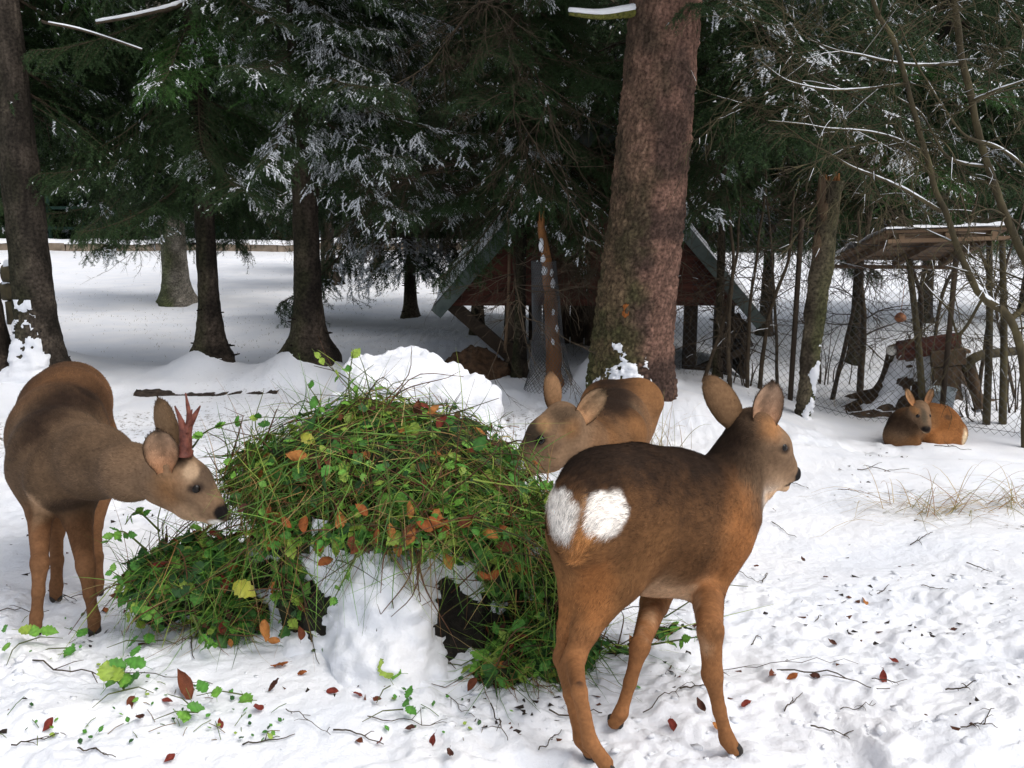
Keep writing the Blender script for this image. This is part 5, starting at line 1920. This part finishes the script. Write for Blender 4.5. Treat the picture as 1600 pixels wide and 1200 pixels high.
# ------------------------------------------------------------------ bare trees and bushes on the right
def limbs(parent, paths, r, twig_n, twig_l, snow_p=.5, name='limb', o=None, droop=-.1, mat=None):
    """every main limb a part of its own with its side twigs; snow lies on top of it"""
    for pts, r0, r1 in paths:
        n = 10 * len(pts)
        c = curve(pts, n)
        c = c + .012 * np.stack([vnoise(c * 6, 1), vnoise(c * 6, 2), vnoise(c * 6, 3)], 1) * np.linspace(0, 1, n)[:, None]
        rad = np.linspace(r0, r1, n) * (1 + .12 * vnoise(c * 30, 5))
        mb = MB()
        tube(mb, c, rad, 9)

        def grow(p, d, l, rad_, lev):
            k = 9
            q = [p]
            for i in range(k):
                d = nrm(d + .09 * r.normal(size=3) + A(0, 0, droop if i < 5 else droop * .2))
                q.append(q[-1] + d * l / k)
            q = np.array(q)
            tube(mb, q, np.linspace(rad_, .0011, k + 1), 4, 0, cap=False)
            if r.random() < snow_p * .28:
                i0 = r.integers(0, 4)
                tube(mb, q[i0:i0 + 5] + A(0, 0, rad_ * .8), np.linspace(rad_ * .9, rad_ * .4, 5), 4, 1)
            if lev < 2:
                for i in range(int(4 - lev)):
                    j = r.integers(2, k)
                    grow(q[j], nrm(nrm(q[j] - q[j - 1]) + .7 * nrm(r.normal(size=3))), l * r.uniform(.35, .6), max(rad_ * .55, .0016), lev + 1)
        for i in range(twig_n):
            j = r.integers(int(n * .15), n - 1)
            T = nrm(c[j + 1 if j + 1 < n else j] - c[j - 1])
            grow(c[j], nrm(T * .6 + nrm(r.normal(size=3) * A(1, .5, .8))), twig_l * r.uniform(.5, 1.2), max(rad[j] * .3, .0025), 0)
        lb = mb.build(name, [mat or STEM, SNOW_B], parent)
        # snow along the upper side
        T = nrm(np.gradient(c, axis=0))
        flat = 1 - np.abs(T[:, 2])
        mask = (fbm(c * 5, 2, int(r.integers(99))) * .7 + flat * .9 - .75 + snow_p) > 0
        i = 0
        while i < n:
            if mask[i]:
                j = i
                while j < n and mask[j]:
                    j += 1
                if j - i > 2:
                    q = c[i:j] + np.stack([0 * rad[i:j], 0 * rad[i:j], rad[i:j] * .75], 1)
                    sb = MB()
                    e = np.sin(np.linspace(.15, math.pi - .15, j - i)) ** .5
                    tube(sb, q, rad[i:j] * .85 * e * (1 + .2 * vnoise(q * 40, 3)), 7)
                    sb.build('snow_line', SNOW_B, lb)
                i = j
            else:
                i += 1


def bare_trees():
    r = np.random.default_rng(15)
    # crooked fruit tree
    o = GP(1604, 668)
    o = A(P(1604, 640, 5.95)[0], 5.95, 0)
    o[2] = float(ground(o[0], o[1], False))
    t = thing('fruit_tree', 'bare crooked fruit tree with snow along its limbs leaning over the board roof', 'tree', o)
    Y = 5.95
    q = lambda *l: [P(x, y, Y + dy) - o for x, y, dy in l]
    main = q((1606, 690, 0), (1600, 580, 0), (1578, 498, -.05), (1536, 465, -.1), (1504, 405, -.1), (1473, 321, -.15), (1445, 240, -.2), (1405, 90, -.3), (1365, 0, -.35), (1320, -120, -.4))
    main[0][2] = -.1
    limbs(t, [(main, .026, .009)], r, 14, .55, .45, 'trunk')
    others = [(q((1578, 500, -.05), (1610, 470, 0), (1650, 400, .1)), .022, .012),
              (q((1640, 640, .2), (1625, 470, .15), (1590, 380, .1), (1550, 280, 0), (1515, 150, -.1), (1490, 0, -.2), (1475, -120, -.2)), .034, .018),
              (q((1470, 330, -.15), (1400, 290, -.2), (1330, 260, -.3), (1265, 222, -.4)), .014, .004),
              (q((1545, 262, 0), (1480, 245, -.1), (1440, 180, -.2), (1400, 150, -.3)), .012, .004),
              (q((1505, 100, -.1), (1420, 100, -.2), (1340, 85, -.3), (1260, 60, -.4)), .012, .003),
              (q((1515, 160, -.1), (1560, 140, -.2), (1620, 120, -.3)), .012, .005),
              (q((1600, 260, 0), (1560, 230, -.1), (1500, 205, -.2), (1440, 110, -.3), (1400, 40, -.3)), .012, .004),
              (q((1536, 465, -.1), (1500, 520, 0), (1480, 480, .1), (1440, 440, .15)), .012, .005),
              (q((1440, 235, -.2), (1380, 210, -.25), (1300, 200, -.3), (1200, 190, -.4)), .009, .003),
              (q((1420, 130, -.25), (1330, 140, -.3), (1240, 130, -.4), (1180, 90, -.4)), .009, .003)]
    limbs(t, [(p_, a_ * .8, b_ * .8) for p_, a_, b_ in others], r, 12, .60, .45, droop=-.05)
    # thin stems and bushes by the fence: each one a plant of its own
    specs = [(1186, 610, [(1186, 610), (1200, 500), (1232, 400), (1240, 300)], 6.9, .016, 'thin bare stem rising beside the fence next to the shelter'),
             (1216, 604, [(1216, 604), (1212, 500), (1205, 400), (1195, 250)], 7.2, .013, 'thin straight stem between the shelter and the leaning dead trunk'),
             (1108, 590, [(1096, 600), (1130, 500), (1150, 400), (1160, 250)], 6.75, .014, 'slender sapling standing before the shelter brace'),
             (1140, 596, [(1142, 600), (1138, 520), (1145, 400), (1130, 260)], 6.7, .016, 'dark upright sapling before the shelter opening'),
             (1168, 600, [(1168, 600), (1172, 480), (1185, 380), (1200, 240)], 6.8, .014, 'thin sapling touching the corner of the shelter roof'),
             (1300, 600, [(1300, 600), (1325, 520), (1345, 430), (1340, 330)], 7.3, .018, 'forked stem leaning beside the dead trunk and the old stump'),
             (1345, 580, [(1345, 590), (1350, 500), (1345, 420), (1365, 300)], 7.6, .026, 'thicker stem standing behind the old stump'),
             (1435, 545, [(1432, 570), (1440, 480), (1425, 420), (1410, 330)], 7.3, .020, 'upright stem growing up through the board roof'),
             (1460, 545, [(1455, 570), (1470, 470), (1500, 400), (1530, 300)], 7.5, .016, 'slanting stem behind the wooden trough'),
             (1555, 600, [(1530, 600), (1545, 500), (1570, 420), (1600, 320)], 7.0, .014, 'slanting stem crossing behind the roof posts'),
             (1585, 600, [(1590, 610), (1560, 500), (1540, 420), (1500, 300)], 7.2, .012, 'thin stem crossing behind the crooked fruit tree')]
    for i, (bx, by, pts, Y, rad, lab) in enumerate(specs):
        p0 = P(*pts[0], Y)
        b = A(p0[0], Y, float(ground(p0[0], Y, False)))
        t = thing('sapling', lab, 'sapling', b, 'bare saplings along the fence')
        pp = [P(x, y, Y) - b for x, y in pts]
        pp[0][2] = -.05
        limbs(t, [(pp, rad, rad * .45)], r, 13, .45, .22, 'stem', droop=-.05, mat=TWIG)


def scrub():
    r = np.random.default_rng(19)
    for px, py, n, hgt, lab in ((1520, 655, 5, .28, 'dark bare shoots rising from the snow near the roof post'), (1300, 600, 9, .5, 'tangle of bare shoots at the foot of the old stump'),
                                (1150, 600, 9, .45, 'bare shoots in front of the shelter brace'), (1575, 640, 8, .5, 'bare shoots beside the crooked fruit tree')):
        g = GP(px, py)
        mb = MB()
        for i in range(n):
            b = A(r.uniform(-.12, .12), r.uniform(-.08, .08), -.02)
            d = nrm(A(r.uniform(-.35, .35), r.uniform(-.2, .2), 1))
            l = hgt * r.uniform(.5, 1.1)
            p = curve([b, b + d * l * .5 + r.normal(size=3) * .02, b + d * l + r.normal(size=3) * .04], 10)
            tube(mb, p, np.linspace(.006, .0016, 10), 5)
            for k in range(3, 10, 2):
                tube(mb, [p[k], p[k] + nrm(d + .7 * r.normal(size=3)) * l * .22], [.002, .001], 3, cap=False)
        o = mb.build('bare_shoots', TWIG)
        o.location = g
        tag(o, lab, 'shoots')
    # dry grass tufts
    for i, (px, py, n, L, spread, lab, lie) in enumerate(((1470, 800, 110, .34, .16, 'flattened tuft of straw-coloured grass on the open snow', .9), (1590, 790, 60, .28, .10, 'smaller tuft of straw-coloured grass beside the large one', .7),
                                                          (1022, 700, 46, .30, .10, 'thin dry grass stalks standing at the foot of the massive trunk', .25), (1340, 640, 26, .16, .12, 'sparse dry weeds in the snow before the wire fence', .4))):
        g = G(px, py)
        mb = MB()
        for k in range(n):
            a = r.uniform(0, 6.28)
            b = A(r.normal() * spread, r.normal() * spread * .4, 0)
            b[2] = float(ground(g[0] + b[0], g[1] + b[1])) - g[2] - .004
            h = A(math.cos(a), math.sin(a) * .5, 0)
            d = nrm(h * lie + A(0, 0, r.uniform(.15, .8) * (1.1 - lie)) + .1 * r.normal(size=3))
            l = L * r.uniform(.5, 1.2)
            m = 7
            s = np.linspace(0, 1, m)[:, None]
            p = b + d * l * s + A(0, 0, .32 * l) * s * (1 - s) * 2 + A(0, 0, -.12 * l) * s ** 2
            p[:, 2] = np.maximum(p[:, 2], ground(g[0] + p[:, 0], g[1] + p[:, 1]) - g[2] + .003)
            sd = nrm(np.cross(d, A(0, 0, 1)) + .3 * r.normal(size=3))
            w = .0038 * (1 - .8 * s)
            V = np.stack([p - sd * w / 2, p + sd * w / 2], 1).reshape(-1, 3)
            c = [(.36, .24, .09), (.45, .34, .16), (.26, .13, .05), (.22, .20, .06)][r.integers(4)]
            mb.add(V, grid_faces(m, 2, False), 0, c)
        o = mb.build('dry_grass_tuft', GRASS, None, True, True)
        o.location = g
        tag(o, lab, 'grass tuft')


# ------------------------------------------------------------------ what lies on the snow
def fallen():
    r = np.random.default_rng(23)
    spec = [(288, 1083, 1, .085), (75, 1138, 4, .055), (265, 1190, 4, .05), (437, 1043, 0, .07), (680, 1050, 2, .06), (576, 935, 1, .055), (1166, 1104, 4, .05), (1207, 1055, 1, .055), (1237, 1062, 0, .05),
            (1352, 942, 2, .06), (1380, 1063, 4, .055), (1396, 1036, 4, .045), (1272, 1060, 3, .05), (1182, 890, 1, .04), (1098, 1110, 3, .05), (1050, 1138, 4, .06), (1122, 1140, 2, .045), (745, 1060, 0, .06),
            (676, 1165, 4, .06), (595, 1165, 4, .045), (560, 1162, 1, .04), (640, 1142, 3, .04), (402, 1112, 4, .06), (262, 1102, 4, .045), (205, 1105, 1, .06), (470, 1055, 0, .05), (520, 1085, 4, .05),
            (590, 1100, 1, .045), (430, 1080, 3, .055), (1255, 880, 3, .035), (1420, 690, 3, .05), (1210, 800, 3, .03), (700, 1185, 3, .05), (560, 1090, 4, .04), (180, 935, 1, .055), (165, 955, 0, .05),
            (220, 1130, 3, .05), (345, 1135, 4, .04), (1300, 1010, 3, .04), (1290, 905, 3, .03), (1490, 990, 3, .035)]
    names = ['orange-brown', 'dark rust-brown', 'pale orange', 'blackish-brown', 'deep red']
    for i, (px, py, k, s) in enumerate(spec):
        s = s * (.7 if i else .9)
        p = G(px, py)
        R = basis(nrm(A(r.normal() * .35, -.35 + r.normal() * .3, 1)), r.uniform(0, 6.28))
        o = obj('fallen_leaf', DRY_ME[k + (5 if r.random() < .5 else 0)], None, p + A(0, 0, .010) - R[:, 0] * s * .5, euler(R), s)
        lab = '%s fallen leaf lying on the trampled snow' % names[k]
        if (px, py) == (288, 1083):
            lab = 'largest rust-brown fallen leaf, lying on the snow beside a green sprig'
        tag(o, lab, 'leaf', '%s leaves on the snow' % names[k])
    # green sprigs dropped on the snow
    for (px, py, n, sz, lab) in ((195, 1085, 9, .055, 'fresh green bramble sprig with broad leaves lying on the snow'), (380, 1092, 1, .075, 'single broad green leaf lying on the snow'),
                                 (610, 1078, 2, .055, 'pair of pale green leaves caught in the snow below the stump'), (30, 1012, 5, .05, 'small green sprig on the snow by the roebuck'),
                                 (110, 1018, 2, .045, 'two green leaves on the snow behind the roebuck hooves'), (310, 1120, 5, .04, 'flattened grassy sprig beside the largest rust-brown leaf'),
                                 (230, 1008, 4, .05, 'green leaves fallen from the heap below the roebuck muzzle'), (630, 1115, 3, .035, 'small yellowish sprig on the snow below the stump')):
        p = G(px, py)
        t = thing('green_sprig', lab, 'sprig', p)
        mb = MB()
        for j in range(max(1, n // 2)):
            a = r.uniform(0, 6.28)
            l = r.uniform(.06, .14)
            tube(mb, [A(0, 0, .012), A(math.cos(a) * l * .5, math.sin(a) * l * .5, .025), A(math.cos(a) * l, math.sin(a) * l, .012)], [.0022, .0018, .001], 4, 0, (.10, .12, .03), cap=False)
        mb.build('stem', LEAF, t, True, True)
        for j in range(n):
            R = basis(nrm(A(r.normal() * .4, -.4, 1)), r.uniform(0, 6.28))
            off = A(r.normal() * .03, r.normal() * .03, .016 + .006 * j) * (0 if n == 1 else 1) + A(0, 0, .012)
            obj('leaf', LEAF_ME[[1, 2, 6, 7, 9][r.integers(5)]], t, off, euler(R), sz * r.uniform(.7, 1.15))
    # twigs
    tw = [(130, 1055, 230, .2), (300, 1010, 100, 1.0), (60, 1160, 90, -.4), (350, 990, 120, .8), (250, 1060, 200, .15), (720, 1110, 120, .9), (780, 1130, 130, 1.2), (640, 1130, 150, .1), (560, 1150, 90, .1), (860, 1160, 80, -.8),
          (1220, 1045, 260, .05), (1300, 1060, 190, .35), (1390, 1070, 60, 0), (1180, 1000, 50, -.9), (1240, 1100, 80, -.7), (1340, 1110, 60, .0), (1460, 920, 46, .6), (1530, 890, 50, .9), (1225, 830, 60, .9), (1170, 905, 60, 1.1),
          (1195, 905, 55, -1.0), (1280, 965, 40, -.8), (1380, 925, 50, -.6), (1440, 845, 60, -.4), (1545, 1120, 70, -.7), (1530, 1135, 60, .05), (1300, 1145, 70, .25), (1500, 1080, 50, .0), (1090, 1075, 60, .1), (1040, 1090, 120, -.5),
          (480, 1130, 120, .5), (420, 1160, 90, -.2), (150, 1175, 80, .2), (900, 1120, 90, .1), (1490, 700, 60, .1), (1380, 735, 90, .0), (20, 960, 120, -.3), (110, 940, 90, .2), (1250, 760, 40, .9), (1330, 770, 40, .2), (700, 1030, 80, 1.0), (600, 1010, 70, -1.1)]
    for i, (px, py, lpx, ang) in enumerate(tw):
        p = G(px, py)
        l = lpx * p[1] / F_PX
        d = nrm(A(math.cos(ang), -math.sin(ang) * 1.6, 0))
        m = 12
        s = np.linspace(-.5, .5, m)[:, None]
        c = d * l * s + .035 * l * np.stack([vnoise(np.stack([s[:, 0] * 5 + i, s[:, 0] * 0, s[:, 0] * 0], 1), k) for k in (1, 2, 3)], 1)
        c[:, 2] = ground(p[0] + c[:, 0], p[1] + c[:, 1]) - p[2] + .004 + np.abs(c[:, 2]) + .006 * r.random()
        mb = MB()
        r0 = r.uniform(.0013, .0026)
        tube(mb, c, np.linspace(r0, r0 * .5, m), 5)
        for k in range(r.integers(1, 4)):
            j = r.integers(2, m - 1)
            e = nrm(d * r.choice([-1, 1]) * .6 + r.normal(size=3) * A(.7, .7, .25) + A(0, 0, .12))
            tube(mb, [c[j], c[j] + e * l * .15, c[j] + e * l * .22 + A(0, 0, -.006)], [r0 * .7, r0 * .5, r0 * .3], 4, cap=False)
        o = mb.build('twig', TWIG)
        o.location = p
        lab = 'thin dark twig lying on the trampled snow'
        if lpx > 180:
            lab = ['long bent twig on the snow beside the green sprig', 'long twig lying across the snow past the forelegs of the standing doe'][0 if px < 600 else 1]
        tag(o, lab, 'twig', 'twigs scattered on the snow')
    # crumbs of bark and droppings: nobody could count them
    n = 1500
    px = r.uniform(0, 1600, n)
    py = 640 + 560 * r.random(n) ** .8
    cl = fbm(np.stack([px / 170, py / 120, 0 * px], 1), 3, 66)
    heapd = np.exp(-(((px - 640) / 520) ** 2 + ((py - 1020) / 170) ** 2))
    keep = cl + heapd * .7 + r.normal(size=n) * .25 > .42
    mb = MB()
    for x, y in zip(px[keep], py[keep]):
        d = ray(x, y)
        q = A(0, 0, CAM_H) + d * (CAM_H + .08) / -d[2]
        if q[1] > 6.0 or (abs(q[0] - SC[0]) < .7 and abs(q[1] - SC[1]) < .6):
            continue
        z = float(ground(q[0], q[1]))
        s = r.uniform(.003, .010)
        c = A(.03, .022, .018) if r.random() < .7 else A(.12, .05, .03)
        V = r.normal(size=(4, 3)) * s * A(1, 1, .5) + A(q[0], q[1], z + s * .3)
        mb.add(V, A([0, 1, 2], [0, 3, 1], [1, 3, 2], [2, 3, 0]).astype(int), 0, c)
    o = mb.build('litter', DRY_LEAF, None, False, True)
    tag(o, 'crumbs of bark and plant litter strewn over the snow', 'litter', kind='stuff')
    # green clippings trodden into the snow
    n = 420
    px = r.normal(size=n) * 260 + 430
    py = r.uniform(960, 1160, n)
    mb = MB()
    for x, y in zip(px, py):
        if not (0 < x < 1150) or fbm(A([x / 130, y / 60, 0.]), 2, 12)[0] < -.15:
            continue
        q = G(x, y)
        if q[1] > 3.3 or (abs(q[0] - SC[0]) < .45 and abs(q[1] - SC[1]) < .45):
            continue
        R = basis(nrm(A(r.normal() * .5, -.3 + r.normal() * .4, 1)), r.uniform(0, 6.28))
        if r.random() < .6:
            mb.merge(LEAF_MB[r.integers(10)], R, q + A(0, 0, .008), r.uniform(.008, .02))
        else:
            l = r.uniform(.02, .07)
            tube(mb, [q + A(0, 0, .005), q + R[:, 0] * l * .5 + A(0, 0, .008), q + R[:, 0] * l + A(0, 0, .004)], .0011, 3, 0, [(.16, .22, .05), (.2, .13, .05), (.08, .16, .03)][r.integers(3)], cap=False)
    o = mb.build('plant_clippings', LEAF, None, True, True)
    tag(o, 'fine green clippings trodden into the snow below the heap', 'clippings', kind='stuff')
    # loose clods of snow kicked up round the heap
    n = 800
    px = r.uniform(0, 1600, n)
    py = 860 + 345 * r.random(n)
    k = fbm(np.stack([px / 120, py / 70, 0 * px], 1), 3, 43) + r.normal(size=n) * .25 > .05
    mb = MB()
    U = nrm(np.array([(0, 0, 1), (.9, 0, .45), (.28, .85, .45), (-.72, .53, .45), (-.72, -.53, .45), (.28, -.85, .45), (.72, .53, -.45), (-.28, .85, -.45), (-.9, 0, -.45), (-.28, -.85, -.45), (.72, -.53, -.45), (0, 0, -1)]))
    IF = np.array([(0, 1, 2), (0, 2, 3), (0, 3, 4), (0, 4, 5), (0, 5, 1), (1, 6, 2), (2, 7, 3), (3, 8, 4), (4, 9, 5), (5, 10, 1), (6, 7, 2), (7, 8, 3), (8, 9, 4), (9, 10, 5), (10, 6, 1), (11, 7, 6), (11, 8, 7), (11, 9, 8), (11, 10, 9), (11, 6, 10)])
    for x, y in zip(px[k], py[k]):
        d = ray(x, y)
        q = A(0, 0, CAM_H) + d * (CAM_H + .04) / -d[2]
        if abs(q[0] - SC[0]) < .62 and abs(q[1] - SC[1]) < .5:
            continue
        s = .003 + .013 * r.random() ** 2.4
        mb.add(U * s * (1 + .45 * r.normal(size=(12, 1)).clip(-1, 1)) * A(1.2, 1.1, .6) + A(q[0], q[1], float(ground(q[0], q[1])) + s * .05), IF)
    o = mb.build('snow_clods', SNOW)
    tag(o, 'loose crumbs of snow kicked up in the foreground', 'snow', kind='stuff')
    # grass stubs poking through the snow of the field
    n = 15000
    Y = 7 + 17 * r.random(n) ** 1.6
    X = r.uniform(-.55, .62, n) * Y
    k = fbm(np.stack([X * .8, Y * .8, 0 * X], 1), 2, 71) + r.normal(size=n) * .45 > .2
    X, Y = X[k], Y[k]
    n = len(X)
    B = np.stack([X, Y, ground(X, Y) - .004], 1)
    mb = MB()
    d = nrm(np.stack([r.normal(size=n) * .6, r.normal(size=n) * .4, np.ones(n) * .6], 1))
    blades(mb, B, d, np.tile(A(1, 0, 0), (n, 1)), r.uniform(.008, .032, n), .005, 0, A(.30, .28, .20) * r.uniform(.4, 1.3, (n, 1)))
    o = mb.build('grass', GRASS, None, False, True)
    tag(o, 'grass stubs poking through the snow of the field', 'grass', kind='stuff')


bare_trees()
scrub()
fallen()
# ------------------------------------------------------------------ the ground sheet (after every bank of snow is known)
def axis_pts(lo, a, b, hi, fine, grow):
    m = list(np.arange(a, b, fine))
    s, x = fine, b
    while x < hi:
        m.append(x)
        s *= grow
        x += s
    m.append(hi)
    s, x = fine, a
    pre = []
    while x > lo:
        s *= grow
        x -= s
        pre.append(max(x, lo))
    return np.array(pre[::-1] + m)


def ground_sheet():
    xs = axis_pts(-95, -1.75, 1.75, 95, .0095, 1.028)
    ys = axis_pts(-30, 2.1, 4.0, 150, .0085, 1.017)
    X, Y = np.meshgrid(xs, ys)
    Z = ground(X, Y)
    p = np.stack([X, Y, 0 * X], -1)
    n = fbm(p * 1.1, 3, 91)
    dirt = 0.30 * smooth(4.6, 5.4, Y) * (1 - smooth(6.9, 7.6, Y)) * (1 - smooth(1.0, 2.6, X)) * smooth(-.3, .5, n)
    dirt = dirt + 0.34 * np.exp(-((X - 1.75) / .38) ** 2 - ((Y - 4.48) / .07) ** 2) + .34 * np.exp(-((X - 2.05) / .16) ** 2 - ((Y - 4.0) / .05) ** 2)
    dirt = dirt + 0.22 * smooth(6.2, 7.5, Y) * smooth(.9, 1.3, X) * (1 - smooth(8.5, 9.5, Y)) * smooth(-.2, .6, n)
    dirt = dirt + 0.10 * smooth(-.1, .7, n) * (Y < 6)
    dirt = dirt + .20 * smooth(7.0, 8.0, Y) * smooth(-.5, .7, n)
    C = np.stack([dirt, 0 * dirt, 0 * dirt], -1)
    mb = MB()
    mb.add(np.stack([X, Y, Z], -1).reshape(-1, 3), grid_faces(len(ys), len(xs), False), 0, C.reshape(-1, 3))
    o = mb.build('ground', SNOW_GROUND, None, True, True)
    tag(o, 'trampled snow covering the ground', 'ground', kind='structure')


ground_sheet()
